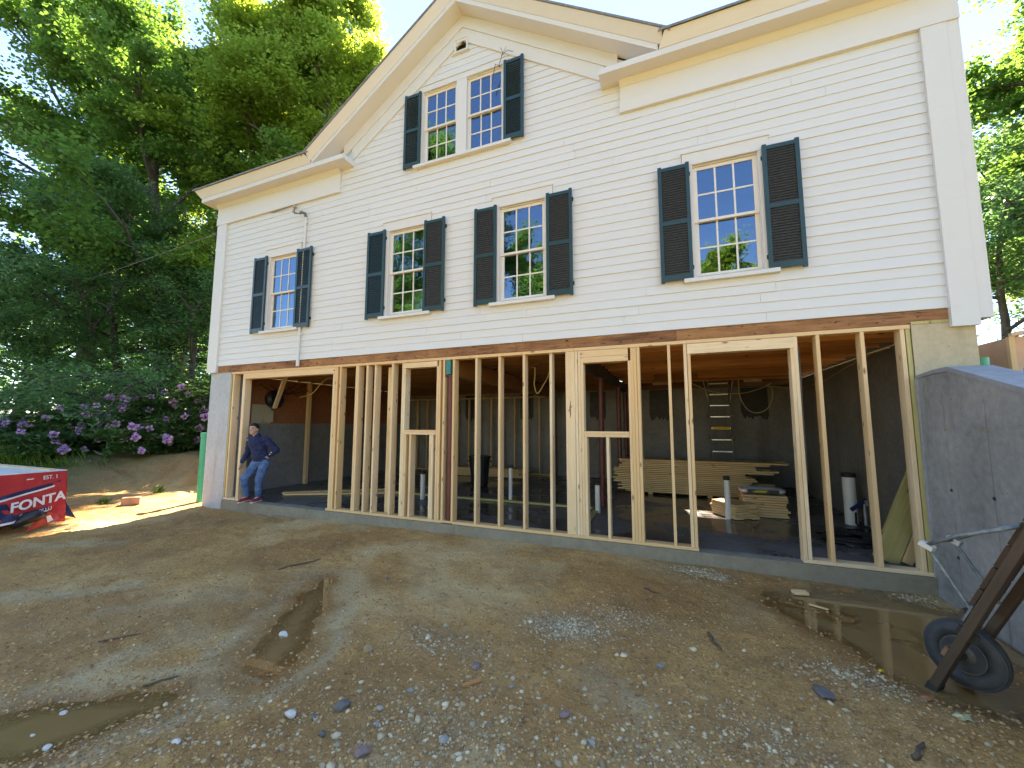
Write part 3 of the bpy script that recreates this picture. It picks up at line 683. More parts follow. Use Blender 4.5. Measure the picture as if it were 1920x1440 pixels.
obj('crown_moulding', MB().hexa([(-.19, -.305, ZC0), (3.16, -.305, ZC0), (3.16, 0.3, ZC0), (-.19, 0.3, ZC0), (-.28, -.405, ZC1), (3.08, -.405, ZC1), (3.08, 0.3, ZC1), (-.28, 0.3, ZC1)]), 'white_trim', house)
obj('crown_moulding', MB().hexa([(9.54, -.305, ZC0), (12.84, -.305, ZC0), (12.84, 0.3, ZC0), (9.54, 0.3, ZC0), (9.62, -.405, ZC1), (12.93, -.405, ZC1), (12.93, 0.3, ZC1), (9.62, 0.3, ZC1)]), 'white_trim', house)
# rakes of the gable
AP = 8.75
for s in (-1, 1):
    X = lambda d: AX+s*d
    def rk(za, zb, d1, y0, y1, d0=0.0, y0t=None, y1t=None):
        y0t = y0 if y0t is None else y0t
        return MB().hexa([(X(d0), y0, za-SL*d0), (X(d1), y0, za-SL*d1), (X(d1), y1, za-SL*d1), (X(d0), y1, za-SL*d0),
                          (X(d0), y0t, zb-SL*d0), (X(d1), y0t, zb-SL*d1), (X(d1), y1, zb-SL*d1), (X(d0), y1, zb-SL*d0)])
    obj('rake_board', rk(AP, AP+.085, 3.18, -.30, 0.0), 'white_trim', house)
    obj('rake_crown', rk(AP+.088, AP+.235, 3.24, -.305, 0.0, 0, -.405), 'white_trim', house)
    obj('rake_frieze', rk(8.512, AP-.002, 2.62, -.052, 0.0), 'white_trim', house)
    obj('rake_frieze', rk(8.262, 8.51, 2.42, -.038, 0.0), 'white_trim', house)
    obj('roof', rk(AP+.238, AP+.272, 3.34 if s > 0 else 3.34, -.425, 3.5), 'shingle', house)
# main roof: front slope either side of the gable, rear slope
RZ = 6.778; ry = 3.3; rz = RZ+SL*(ry+.42)
def slab(poly, th=0.035): # poly of (x,y) on the front slope
    zf = lambda y: RZ+SL*(y+.42)
    n = len(poly); v = [(x, y, zf(y)) for x, y in poly]+[(x, y, zf(y)+th) for x, y in poly]
    return MB().add(v, [tuple(range(n))[::-1], tuple(range(n, 2*n))]+[(i, (i+1) % n, n+(i+1) % n, n+i) for i in range(n)])
obj('roof', slab([(-.32, -.43), (3.12, -.43), (AX-.05, ry), (-.32, ry)]), 'shingle', house)
obj('roof', slab([(9.58, -.43), (12.97, -.43), (12.97, ry), (AX+.05, ry)]), 'shingle', house)
obj('roof', MB().hexa([(-.32, ry, rz), (12.97, ry, rz), (12.97, 7.0, 6.75), (-.32, 7.0, 6.75), (-.32, ry, rz+.035), (12.97, ry, rz+.035), (12.97, 7.0, 6.785), (-.32, 7.0, 6.785)]), 'shingle', house)
# gable vent
v = obj('gable_vent', MB().box(6.19, 6.225, -.045, 0, 8.08, 8.30).box(6.425, 6.46, -.045, 0, 8.08, 8.30).box(6.19, 6.46, -.047, 0, 8.302, 8.325).box(6.17, 6.48, -.055, 0, 8.05, 8.078), 'white_trim', house)
obj('vent_back', MB().box(6.226, 6.424, -.004, -.002, 8.079, 8.301), 'tar', v)  # flat near-black sheet behind the slats, no cavity modelled
for k in range(3):
    z = 8.095+k*0.072; obj('vent_slat', MB().hexa([(6.226, -.045, z), (6.424, -.045, z), (6.424, -.04, z+.004), (6.226, -.04, z+.004), (6.226, -.012, z+.045), (6.424, -.012, z+.045), (6.424, -.007, z+.049), (6.226, -.007, z+.049)]), 'dark_fir', v)

# --- windows
def window(cx, z0, z1, gw, name_label=None, mull=False):
    """z0/z1: bottom and top of the glass; gw: glass width"""
    M = T(cx, 0, 0); hw = gw/2+0.055
    w_ = obj('window', MB().box(-hw-.12, -hw, -.034, .0, z0-.07, z1+.065).box(hw, hw+.12, -.034, 0, z0-.07, z1+.065).box(-hw-.12, hw+.12, -.036, 0, z1+.067, z1+.235)
             .box(-hw-.135, hw+.135, -.05, 0, z1+.237, z1+.262), 'white_trim', house, M=M)
    obj('sill', MB().hexa([(-.535, -.085, z0-.135), (.535, -.085, z0-.135), (.535, 0, z0-.135), (-.535, 0, z0-.135), (-.535, -.085, z0-.085), (.535, -.085, z0-.085), (.535, .03, z0-.072), (-.535, .03, z0-.072)]), 'white_trim', w_, M=M)
    sash(w_, M, z0, z1, gw)
    return w_
def sash(w_, M, z0, z1, gw):
    zm = (z0+z1)/2; g = gw/2; st = 0.05
    for lo, hi, yy, nm in ((zm+.018, z1, 0.02, 'upper'), (z0, zm-.018, 0.048, 'lower')):
        s = MB()
        s.box(-g-st, -g, yy, yy+.03, lo-.036, hi+.045).box(g, g+st, yy, yy+.03, lo-.036, hi+.045)
        s.box(-g, g, yy+.001, yy+.029, hi, hi+.045).box(-g, g, yy-.004, yy+.029, lo-.036, lo)
        obj('sash', s, 'sash_white', w_, M=M)
        m_ = MB(); bw = .011
        for t in (1/3, 2/3): m_.box(-g+gw*t-bw, -g+gw*t+bw, yy+.004, yy+.022, lo, hi)
        m_.box(-g, g, yy+.0055, yy+.0205, (lo+hi)/2-bw, (lo+hi)/2+bw)
        obj('muntin', m_, 'sash_white', w_, M=M)
        for i in range(3):
            for j in range(2):
                a = -g+gw*i/3; b = a+gw/3; c = lo+(hi-lo)*j/2; d = c+(hi-lo)/2
                t = random.uniform(-.0012, .0012); t2 = random.uniform(-.0012, .0012)
                p = MB().add([(a, yy+.012+t, c), (b, yy+.012-t, c), (b, yy+.012+t2-t, d), (a, yy+.012+t2+t, d)], [(0, 1, 2, 3)])
                obj('pane', p, 'window_glass', w_, M=M)
    jb = MB()   # jamb liner
    jb.box(-g-st-.006, -g-st, 0.0, .14, z0-.07, z1+.06).box(g+st, g+st+.006, 0.0, .14, z0-.07, z1+.06).box(-g-st, g+st, 0.001, .14, z1+.05, z1+.062)
    obj('jamb', jb, 'sash_white', w_, M=M)
for c in WIN: window(c, 3.545, 4.97, 0.65)
aw = obj('window', MB().box(5.465, 5.565, -.034, 0, 6.13, 7.535).box(7.115, 7.215, -.034, 0, 6.13, 7.535).box(6.245, 6.445, -.036, 0, 6.13, 7.535).box(5.465, 7.215, -.038, 0, 7.537, 7.625), 'white_trim', house, label='paired attic window under the gable peak')
obj('sill', MB().box(5.40, 7.28, -.085, 0, 6.095, 6.142), 'white_trim', aw)
for c in (5.905, 6.78): sash(aw, T(c, 0, 0), 6.205, 7.475, 0.575)
# --- shutters
def shutter(x0, x1, z0, z1, faded, rz=0.0, lbl=None):
    wd = x1-x0; cx = (x0+x1)/2; ht = z1-z0
    M = T(cx, -0.062, z0) @ Matrix.Rotation(rz, 4, 'Z'); h = wd/2; sw = .047
    fr = MB().box(-h, -h+sw, -.016, .016, -.02, ht+.02).box(h-sw, h, -.016, .016, -.02, ht+.02)
    zmid = ht*0.5
    for a, b in ((0.0, .075), (zmid-.028, zmid+.028), (ht-.052, ht)): fr.box(-h+sw, h-sw, -.0145, .0145, a, b)
    s = obj('shutter', fr, 'shutter_green', house, M=M)
    lv = MB(); p = 0.0335
    for a, b in ((.075, zmid-.028), (zmid+.028, ht-.052)):
        n = int((b-a)/p); q = (b-a)/n
        for i in range(n):
            z = a+q*i
            lv.hexa([(-h+sw, -.012, z+.002), (h-sw, -.012, z+.002), (h-sw, -.007, z), (-h+sw, -.007, z), (-h+sw, .006, z+q+.008), (h-sw, .006, z+q+.008), (h-sw, .011, z+q+.006), (-h+sw, .011, z+q+.006)])
    obj('louvers', lv, faded, s, M=M, kind='stuff')
    hg = MB()
    e = -h if rz >= 0 else h
    for z in (.14, ht-.16): hg.box(e-.012, e+.012, .017, .045, z, z+.05)
    obj('hinge', hg, 'iron_dark', s, M=M)
SH = [(1.379, 1.763, 'louver_green'), (2.63, 3.034, 'louver_green'), (4.432, 4.831, 'louver_green'), (5.666, 6.076, 'louver_faded'),
      (6.641, 7.032, 'louver_faded'), (7.863, 8.262, 'louver_faded'), (9.464, 9.86, 'louver_faded'), (10.701, 11.095, 'louver_faded')]
for a, b, f in SH: shutter(a, b, 3.455, 5.05, f, random.uniform(-.01, .01))
shutter(5.182, 5.53, 6.14, 7.53, 'louver_green'); shutter(7.152, 7.498, 6.14, 7.53, 'louver_green')
# --- service conduit and mast on the wall
mb = MB().tube([(2.79, -.045, 2.74), (2.79, -.045, 2.95), (2.795, -.045, 5.72)], .022, 10); mb.lathe([(.034, 0), (.034, .12)], 12, (2.79, -.045, 2.68))
cd_ = obj('conduit', mb, 'white_trim', house, smooth=False)
mb = MB()
for z in (3.3, 4.2, 5.2, 5.6): mb.box(2.75, 2.84, -.05, -.02, z, z+.025)
obj('conduit_strap', mb, 'white_trim', cd_)
mb = MB().tube([(2.795, -.045, 5.72), (2.79, -.07, 5.79), (2.75, -.12, 5.80), (2.72, -.14, 5.76)], [.024, .03, .032, .02], 8)
for k in range(3): mb.tube([(2.73, -.13, 5.77), (2.66-.03*k, -.2, 5.74+.03*k), (2.56, -.12, 5.90+.02*k), (2.47, -.06, 6.0)], .006, 5)
obj('service_head', mb, 'wire_grey', cd_)
obj('insulator', MB().lathe([(.02, 0), (.035, .02), (.02, .045), (.03, .06), (.012, .08)], 10, (2.47, -.02, 6.0), (0, -1, 0)), 'panel_beige', house)
# dead vine on the attic shutter
mb = MB().tube([(7.1, -.09, 7.44), (7.02, -.11, 7.5), (6.98, -.09, 7.36), (6.93, -.06, 7.15)], .006, 5).tube([(7.08, -.1, 7.46), (7.16, -.12, 7.66), (7.12, -.13, 7.74)], .005, 5).tube([(7.13, -.12, 7.6), (7.24, -.12, 7.66), (7.33, -.1, 7.62)], .004, 5).tube([(7.16, -.12, 7.64), (7.22, -.12, 7.73)], .003, 5)
obj('dead_vine', mb, 'stick', label='dry leafless vine tangled over the attic window corner', cat='vine')

# ------------------------------------------------------------------ new timber framing
fr_ = thing('stud_wall', (6.3, 0.07, 0.0), 'new pale pine stud wall with door and window openings under the house', 'stud wall')
SD = 0.14; SY = 0.072; Z0, Z1 = 0.041, 2.613
def stud(x, z0=Z0, z1=Z1, mat='new_pine', y=SY, d=SD, w=.0375, nm='stud', **kw):
    j = random.uniform(-.003, .003)
    return board(nm, (x+.019, y+random.uniform(-.002, .002), z0), (x+.019+j, y+random.uniform(-.002, .002), z1), w, d, mat, fr_, up=(0, 1, 0), **kw)
for a, b, m_ in ((0.80, 1.26, 'treated_pine'), (3.62, 9.785, 'treated_pine'), (10.87, 11.995, 'treated_pine')):
    board('bottom_plate', (a, SY, 0.0195), (b, SY, 0.0195), SD+.004, .039, 'new_pine', fr_, up=(0, 0, 1))
for a, b in ((0.80, 3.75), (3.752, 8.25), (8.252, 11.99)):
    board('top_plate', (a, SY, 2.6385), (b, SY, 2.6385), SD+.004, .046, 'new_pine', fr_, up=(0, 0, 1))
stud(0.785, mat='treated_pine'); stud(0.845); stud(1.165)
HD1, HD2 = 2.50, 2.475
stud(1.205, z1=HD1-.002)
board('header', (1.205, SY, 2.557), (3.70, SY, 2.557), .112, SD, 'new_pine', fr_, up=(0, 1, 0))
stud(3.662, z1=HD1-.002); stud(3.702); stud(3.742); stud(3.825)
stud(4.205); stud(4.244); stud(4.45); stud(4.635)
board('nailer', (4.865, .20, .0), (4.865, .20, 2.58), .14, .038, 'new_pine', fr_, up=(0, 1, 0))
stud(5.012)
# narrow window opening
stud(5.232); stud(5.272, z1=2.515); stud(5.415, z1=1.385)
board('header', (5.272, SY, 2.563), (5.935, SY, 2.563), .09, SD, 'new_pine', fr_, up=(0, 1, 0))
board('rough_sill', (5.312, SY, 1.4065), (5.928, SY, 1.4065), SD, .038, 'new_pine', fr_, up=(0, 0, 1))
board('rough_sill', (5.312, SY, 1.446), (5.928, SY, 1.446), SD, .038, 'new_pine', fr_, up=(0, 0, 1))
stud(5.312, z1=1.385); stud(5.812, z1=1.385); stud(5.852, z1=1.385); stud(5.93, z1=2.515); stud(5.972); stud(6.05)
for x in (6.235, 6.648, 7.05, 7.455, 7.872): stud(x)
board('nailer', (8.185, .02, .041), (8.185, .02, 2.613), .135, .037, 'new_pine', fr_, up=(0, 1, 0), label='wide pale plank set flat with a dark forked knot')
stud(8.258); stud(8.298); stud(8.338, z1=2.435)
board('header', (8.338, SY, 2.477), (8.995, SY, 2.477), .082, SD, 'new_pine', fr_, up=(0, 1, 0))
board('header', (8.338, SY, 2.566), (8.995, SY, 2.566), .092, SD, 'new_pine', fr_, up=(0, 1, 0))
stud(8.378, z1=1.385); stud(8.68, z1=1.385)
board('rough_sill', (8.378, SY, 1.4065), (8.988, SY, 1.4065), SD, .038, 'new_pine', fr_, up=(0, 0, 1))
board('rough_sill', (8.378, SY, 1.446), (8.988, SY, 1.446), SD, .038, 'new_pine', fr_, up=(0, 0, 1))
stud(8.99, z1=2.435); stud(9.03); stud(9.07); stud(9.11)
stud(9.50, w=.036); stud(9.70); stud(9.742, z1=HD2)
board('header', (9.742, SY, 2.545), (10.915, SY, 2.545), .132, SD, 'new_pine', fr_, up=(0, 1, 0))
stud(10.872, z1=HD2); stud(10.915); stud(11.132); stud(11.552); stud(11.905)
stud(11.952, mat='treated_pine')
# bark edge on the stud right of the wide opening
mb = MB().tube([(10.957, -.002, .9), (10.958, -.004, 1.3), (10.957, -.002, 1.7), (10.958, -.003, 2.2), (10.957, -.002, 2.5)], [.004, .007, .006, .009, .006], 6)
obj('bark_edge', mb, 'bark_dark', fr_)
# split knot on the wide plank
mb = MB().tube([(8.18, .0, 1.66), (8.182, -.001, 1.74), (8.178, -.001, 1.80), (8.19, .0, 1.90)], [.003, .008, .007, .002], 6).tube([(8.178, 0, 1.79), (8.215, -.0005, 1.83)], [.006, .002], 5).tube([(8.178, 0, 1.78), (8.15, -.0005, 1.75)], [.006, .002], 5)
obj('knot', mb, 'stick', fr_)

# ------------------------------------------------------------------ retaining wall and what stands behind it
rw = thing('retaining_wall', (12.15, -1.5, -0.2), 'grey poured concrete retaining wall with sloping top beside the basement', 'wall')
yz = [(-0.004, -.45), (-0.004, 2.055), (-0.34, 2.075), (-0.55, 2.07), (-3.3, 1.20), (-3.3, -.45)]
obj('wall_face', MB().prism(yz, 'x', 12.0, 12.30), 'concrete_wall', rw)
obj('wall_cap', MB().prism([(-0.004, 2.057), (-0.33, 2.078), (-0.55, 2.073), (-3.31, 1.202), (-3.31, 1.245), (-0.55, 2.12), (-0.33, 2.118), (-0.004, 2.09)], 'x', 11.992, 12.31), 'concrete_cap', rw)
for y in (-0.42, -0.98, -1.6):
    obj('form_seam', MB().box(11.9965, 11.999, y-.004, y+.004, -.3, 1.9+min(0, .32*(y+.6))), 'concrete_wall', rw)
    for z in (1.55, .95, .35): obj('form_tie', MB().lathe([(.018, 0), (.014, .006), (.004, .009)], 8, (11.999, y+.004, z+random.uniform(-.04, .04)), (-1, 0, 0)), 'stone_ochre' if z > 1.5 else 'iron_dark', rw)
obj('mortar_joint', MB().tube([(11.998, -.012, -.1), (11.995, -.016, .8), (11.997, -.012, 1.5), (11.995, -.018, 2.06)], [.012, .016, .012, .018], 6), 'concrete_cap', rw)
def pipe(name, p, h, r, mat, label, cat='pipe', cap=None, group=None, capmat='black_rubber'):
    t = thing(name, p, label, cat, group)
    obj('pipe_body', MB().lathe([(r, 0), (r, h), (r*.86, h), (r*.86, h-.12)], 18, p), mat, t, smooth=False)
    for f in (0,): pass
    if cap: obj('pipe_cap', MB().lathe([(r*1.12, h-.05), (r*1.12, h+.012), (.001, h+.016)], 16, p), capmat, t)
    else: obj('pipe_coupling', MB().lathe([(r*1.10, h-.10), (r*1.12, h-.09), (r*1.12, h+.003), (r*.9, h+.004)], 18, p), mat, t)
    return t
pipe('drain_pipe', (-0.17, .12, GZ(-.17, .12)-.1), 1.36-GZ(-.17, .12)+.1, .060, 'pvc_green', 'tall green plastic pipe standing at the pale concrete pier')
q = A(1841, 690, 'x', 12.62); z_ = GZ(12.62, q[1])
pipe('drain_pipe', (12.62, q[1], z_-.1), A(1838, 672, 'x', 12.62)[2]-z_+.1, .052, 'pvc_green', 'short green plastic pipe behind the retaining wall by the plywood bin')
bn = thing('plywood_bin', (13.9, 1.6, 1.9), 'orange-tan plywood bin behind the retaining wall', 'bin')
zb = GZ(13.6, 1.5)-.03
def quadw(nm, p0, p1, z0, z1, t, mat, par):
    p0, p1 = Vector((*p0, 0)), Vector((*p1, 0)); d = (p1-p0).normalized(); nrm = Vector((-d.y, d.x, 0))*t
    obj(nm, MB().hexa([(*p0[:2], z0), (*p1[:2], z0), (*(p1+nrm)[:2], z0), (*(p0+nrm)[:2], z0), (*p0[:2], z1), (*p1[:2], z1), (*(p1+nrm)[:2], z1), (*(p0+nrm)[:2], z1)]), mat, par)
b0 = A(1815, 660, 'x', 13.3)[:2]; b1 = A(1902, 660, 'x', 13.3)[:2]
quadw('bin_side', b0, b1, zb, 2.60, -.018, 'plywood_tan', bn)
quadw('bin_side', b1, (b1[0]+1.2, b1[1]+.25), zb, 2.60, .018, 'plywood_tan', bn)
quadw('bin_side', b0, (b0[0]+1.2, b0[1]+.25), zb, 2.60, -.018, 'plywood_tan', bn)
board('rail', (b1[0]-.03, b1[1]-.02, 2.62), (b1[0]+1.3, b1[1]-.35, 2.85), .09, .04, 'new_pine', bn, up=(0, 0, 1))
board('corner_post', (b1[0]-.03, b1[1]-.01, zb), (b1[0]-.03, b1[1]-.01, 2.6), .05, .05, 'new_pine', bn)
bt = A(1958, 690, 'x', 13.2)
mb = MB()
for k in range(7): mb.ell((bt[0]+random.uniform(-.1, .25), bt[1]+random.uniform(-.12, .05), bt[2]-.48+k*.075), (.20, .15, .12), 10, 7, Matrix.Rotation(random.uniform(0, 3), 3, 'Z'))
mb.box(bt[0]-.1, bt[0]+.3, bt[1]-.25, bt[1]+.1, GZ(13.2, bt[1])-.02, bt[2]-.3)
o = obj('tarp_bundle', mb, 'blue_tarp', label='crumpled dark blue tarp bundle next to the plywood bin', cat='tarp', smooth=True)
rm = o.modifiers.new('r', 'REMESH'); rm.mode = 'VOXEL'; rm.voxel_size = .03; rm.use_smooth_shade = True

# ------------------------------------------------------------------ inside the basement
lp = thing('lumber_stack', (10.1, 4.3, 0), 'long pile of new pine boards stacked on the basement floor', 'lumber')
for x in (9.0, 10.2, 11.2): board('sticker', (x, 4.02, .02), (x, 4.6, .02), .09, .04, 'stack_pine', lp, up=(0, 0, 1))
rl = random.Random(8)
for k in range(18):
    z = .06+.0405*k; e = 11.15+rl.uniform(-.32, .35)
    if k > 13: e = 11.1+rl.uniform(-.1, .55)
    s = 8.35+rl.uniform(-.15, .1); tk = rl.uniform(.031, .036)
    for j, y in enumerate((4.11, 4.26, 4.41, 4.56)):
        if j in (1, 2) and k < 16: continue
        board('plank', (s+rl.uniform(-.05, .05), y, z), (e+rl.uniform(-.1, .1)*(j > 0), y+rl.uniform(-.01, .01), z), .139, tk, 'stack_pine', lp, up=(0, 0, 1))
def short_stack(nm, cx, cy, ang, n, L, label):
    t = thing(nm, (cx, cy, 0), label, 'lumber'); r = random.Random(n)
    for k in range(n):
        a = ang+r.uniform(-.05, .05); d = Vector((math.cos(a), math.sin(a), 0)); nn = Vector((-d.y, d.x, 0))
        for j in (-1, 0, 1):
            c = Vector((cx, cy, .02+.0405*k))+nn*(j*.142)+d*r.uniform(-.03, .03)
            board('offcut', c-d*L/2*r.uniform(.9, 1.05), c+d*L/2*r.uniform(.9, 1.05), .136, .034, 'stack_pine', t, up=(0, 0, 1))
    return t
short_stack('offcut_pile', 10.93, 2.62, 0.06, 9, .66, 'neat pile of short pine offcuts carrying the white bag')
short_stack('offcut_pile', 10.45, 2.36, -1.02, 6, .62, 'fanned pile of short pine offcuts beside the white pipe')
bg_ = thing('cement_bag', (10.93, 2.55, .37), 'white bag with black and yellow print on pine offcuts', 'bag')
mb = MB(); 
for i in range(7): 
    t = i/6; mb.ell((10.66+.52*t, 2.60, .425), (.10, .20, .062-.02*abs(t-.5)), 12, 8)
o = obj('sack', mb, 'bag_white', bg_, smooth=True)
rm = o.modifiers.new('r', 'REMESH'); rm.mode = 'VOXEL'; rm.voxel_size = .018; rm.use_smooth_shade = True
obj('printed_panel', MB().box(10.68, 11.14, 2.388, 2.395, .395, .46), 'bag_print', bg_)
obj('printed_stripe', MB().box(10.76, 10.95, 2.382, 2.386, .412, .428).box(10.80, 10.98, 2.382, 2.386, .433, .446), 'bag_yellow', bg_)
ldr = thing('extension_ladder', (10.75, 5.9, 0), 'aluminium ladder leaning on the rear basement wall', 'ladder')
lb, lt = 5.75, 6.28; lw = .24
for s in (-1, 1):
    board('rail', (10.66+s*lw, lb, 0), (10.66+s*lw, lt, 2.72), .03, .075, 'fibreglass_rail', ldr, up=(0, 1, 0))
    board('stay', (10.66+s*lw*.98, lt-.12, 2.05), (10.66+s*(lw+.12), lt-.02, 2.78), .02, .03, 'aluminium', ldr, up=(0, 1, 0))
for k in range(9):
    z = .28+.295*k; t = z/2.72; y = lb+(lt-lb)*t
    board('rung', (10.66-lw+.016, y, z), (10.66+lw-.016, y, z), .075, .03, 'aluminium', ldr, up=(0, 0, 1))
obj('warning_label', MB().box(10.46, 10.86, lb+(lt-lb)*.55-.06, lb+(lt-lb)*.55-.05, 1.42, 1.50), 'yellow_label', ldr)
for s in (-1, 1):
    for z in (1.22, 1.78): obj('hinge', MB().lathe([(.04, 0), (.045, .03), (.03, .05)], 10, (10.66+s*(lw+.015), lb+(lt-lb)*z/2.72, z), (s, 0, 0)), 'brass_rust', ldr)
WP = [((10.335, 2.10), .70, .045, 'white plastic pipe standing beside the fanned offcuts'), ((8.235, 1.72), .55, .045, 'white plastic pipe by the red column seen through the low window frame'),
      ((6.42, 2.05), .74, .038, 'slim white plastic pipe rising between the middle studs'), ((4.60, 1.62), .58, .05, 'white plastic pipe seen through the narrow window frame'),
      ((12.10, 2.42), .80, .085, 'thick white plastic pipe by the end wall near the coiled hose')]
for (x, y), h, r, lab in WP: pipe('plastic_pipe', (x, y, -.02), h, r, 'pvc_white', lab, cap=True)
tb = thing('rubbish_bin', (4.9, 3.75, 0), 'black plastic rubbish bin on the basement floor', 'bin')
obj('bin_body', MB().lathe([(.20, 0), (.215, .02), (.265, .72), (.25, .72), (.205, .06), (.001, .05)], 20, (4.88, 3.72, 0)), 'black_plastic', tb, smooth=False)
obj('bin_rim', MB().lathe([(.265, .70), (.29, .705), (.29, .745), (.255, .75), (.25, .70)], 20, (4.88, 3.72, 0)), 'black_plastic', tb)
for s in (-1, 1): obj('bin_handle', MB().box(4.88+s*.30-.02, 4.88+s*.30+.02, 3.66, 3.78, .60, .63), 'black_plastic', tb)
mb = MB(); pts = []
for i in range(150):
    t = i/149; a = t*2*math.pi*5.3; r = .30+.07*math.sin(a*1.7+1)+.05*math.sin(a*.31)
    pts.append((11.78+r*1.15*math.cos(a)+.04*math.sin(3*t*6), 1.30+r*.8*math.sin(a), .018+.05*t+.012*math.sin(a*2.3)))
pts += [(12.05, 1.9, .03), (12.1, 2.25, .05), (12.12, 2.3, .2)]
obj('hose', mb.tube(pts, .014, 6), 'black_rubber', label='coiled black hose on the wet basement floor', cat='hose', smooth=True)
tpv = thing('water_tap', (12.22, 2.28, 0), 'small brass tap with blue handle on the end wall pipe', 'tap')
obj('tap_body', MB().tube([(12.22, 2.25, .02), (12.22, 2.25, .38), (12.22, 2.16, .40), (12.22, 2.12, .34)], .022, 8), 'galvanised', tpv)
obj('tap_handle', MB().bar((12.24, 2.22, .42), (12.02, 2.16, .26), .03, .05), 'blue_tarp', tpv)
# boards leaning in the right corner
board('leaning_board', (11.75, .42, .005), (12.26, .62, 1.10), .24, .045, 'treated_pine', label='wide greenish board leaning in the corner behind the last stud', cat='board', up=(0, 1, 0))
board('leaning_board', (11.93, .38, .005), (12.26, .46, .75), .09, .04, 'new_pine', label='narrow pine board leaning against the wide greenish board', cat='board', up=(0, 1, 0))
# rear partition (left half) of furring studs
pt = thing('stud_partition', (3.4, 6.2, 0), 'dim row of furring studs against the rear basement wall', 'stud wall')
for k in range(14): board('stud', (.75+k*.41, 6.25, .04), (.75+k*.41, 6.25, 2.38), .038, .085, 'stack_pine', pt)
board('top_plate', (.5, 6.25, 2.40), (6.15, 6.25, 2.40), .085, .038, 'stack_pine', pt, up=(0, 0, 1)); board('bottom_plate', (.5, 6.25, .02), (6.15, 6.25, .02), .085, .038, 'stack_pine', pt, up=(0, 0, 1))
l2 = thing('lumber_stack', (4.3, 5.5, 0), 'low pile of boards on the floor before the furring studs', 'lumber')
for k in range(6):
    for j in range(3): board('plank', (2.6+rl.uniform(0, .3), 5.35+.15*j, .03+.041*k), (5.55+rl.uniform(-.3, .1), 5.35+.15*j, .03+.041*k), .138, .039, 'stack_pine', l2, up=(0, 0, 1))
# floor plates of a planned partition
fp = thing('floor_plate', (5.5, 2.0, 0), 'pale timber plate laid flat along the basement floor', 'board')
board('plate_length', (3.2, 1.98, .019), (8.1, 1.98, .019), .09, .038, 'treated_pine', fp, up=(0, 0, 1)); board('plate_length', (8.2, 1.75, .019), (8.2, .45, .019), .09, .038, 'treated_pine', fp, up=(0, 0, 1))
board('loose_board', (1.35, .95, .02), (3.3, 2.35, .02), .14, .038, 'new_pine', label='pine board lying on the floor inside the wide doorway', cat='board', up=(0, 0, 1))
board('loose_board', (1.55, .82, .02), (3.9, 2.05, .02), .09, .038, 'stack_pine', label='narrower darker board lying beside the pine board inside the doorway', cat='board', up=(0, 0, 1))
# left end: posts, panel, wires
board('post', (.50, 2.25, 0), (.50, 2.25, 2.62), .09, .09, 'new_pine', label='pine post by the end wall inside the wide doorway', cat='post')
board('brace_board', (.55, 3.3, .1), (.62, 3.05, 2.6), .10, .04, 'stack_pine', label='dim leaning brace beyond the pine post', cat='board', up=(1, 0, 0))
board('hanging_board', A(515, 765, 'x', .75), A(538, 700, 'x', 1.25), .10, .045, 'new_pine', label='short pine board hanging at a slant above the doorway floor', cat='board', up=(1, 0, 0))
ep = thing('meter_cabinet', (.42, 1.05, 1.6), 'beige electric meter cabinet mounted on the end wall', 'cabinet')
pa = A(478, 793, 'x', .46); pb = A(494, 762, 'x', .46)
obj('backing_sheet', MB().box(.388, .40, pa[1]-.05, pb[1]+.25, 1.57, 2.02), 'panel_beige', ep)
obj('meter_box', MB().box(.402, .50, pb[1]+.02, pb[1]+.24, 1.60, 1.88), 'panel_beige', ep)
obj('meter_dome', MB().lathe([(.22, 0), (.22, .10), (.17, .16), (.001, .17)], 18, (.402, pb[1]+.28, 2.16), (1, 0, 0)), 'black_plastic', ep)
mb = MB()
for k in range(4):
    y0 = .9+.25*k; mb.tube([(.45, y0, 2.5), (.5, y0+.2, 2.36-.03*k), (.55, y0+.45, 2.28+.04*k), (.5, y0+.75, 2.45), (.46, y0+1, 2.6)], .009, 6)
obj('cable_bundle', mb, 'black_cable', label='loops of black cable along the top of the end wall', cat='cable')
def cable(nm, pix, label, mat='yellow_cable', r=.011):
    pts = [A(a, b, 'y', c) for a, b, c in pix]; P = []
    for i in range(len(pts)-1):
        p0 = pts[max(i-1, 0)]; p1 = pts[i]; p2 = pts[i+1]; p3 = pts[min(i+2, len(pts)-1)]
        for t in np.linspace(0, 1, 7)[:-1]:
            P.append(.5*((2*p1)+(-p0+p2)*t+(2*p0-5*p1+4*p2-p3)*t*t+(-p0+3*p1-3*p2+p3)*t**3))
    P.append(pts[-1]); obj(nm, MB().tube(P, r, 6), mat, label=label, cat='cable', smooth=True)
cable('electric_cable', [(1297, 719, 5.6), (1330, 733, 5.6), (1365, 738, 5.6), (1400, 736, 5.6), (1437, 724, 5.6), (1445, 718, 5.6)], 'sagging yellow cable strung in front of the ladder')
cable('electric_cable', [(1384, 711, 5.3), (1388, 745, 5.3), (1402, 768, 5.3), (1421, 774, 5.3), (1440, 765, 5.3), (1448, 745, 5.3), (1447, 727, 5.3), (1436, 722, 5.3)], 'hanging loop of yellow cable over the damp patch')
cable('electric_cable', [(1448, 724, 5.2), (1490, 728, 5.0), (1540, 716, 4.0), (1590, 687, 2.6), (1640, 662, 1.2), (1668, 652, .6)], 'yellow cable rising along the end wall to the joists')
cable('electric_cable', [(1003, 689, 1.2), (1003, 705, 1.2), (1002, 722, 1.2), (1008, 738, 1.2), (1020, 720, 1.0), (1030, 700, .6), (1033, 672, .4)], 'pale looped cable hanging between two middle studs')
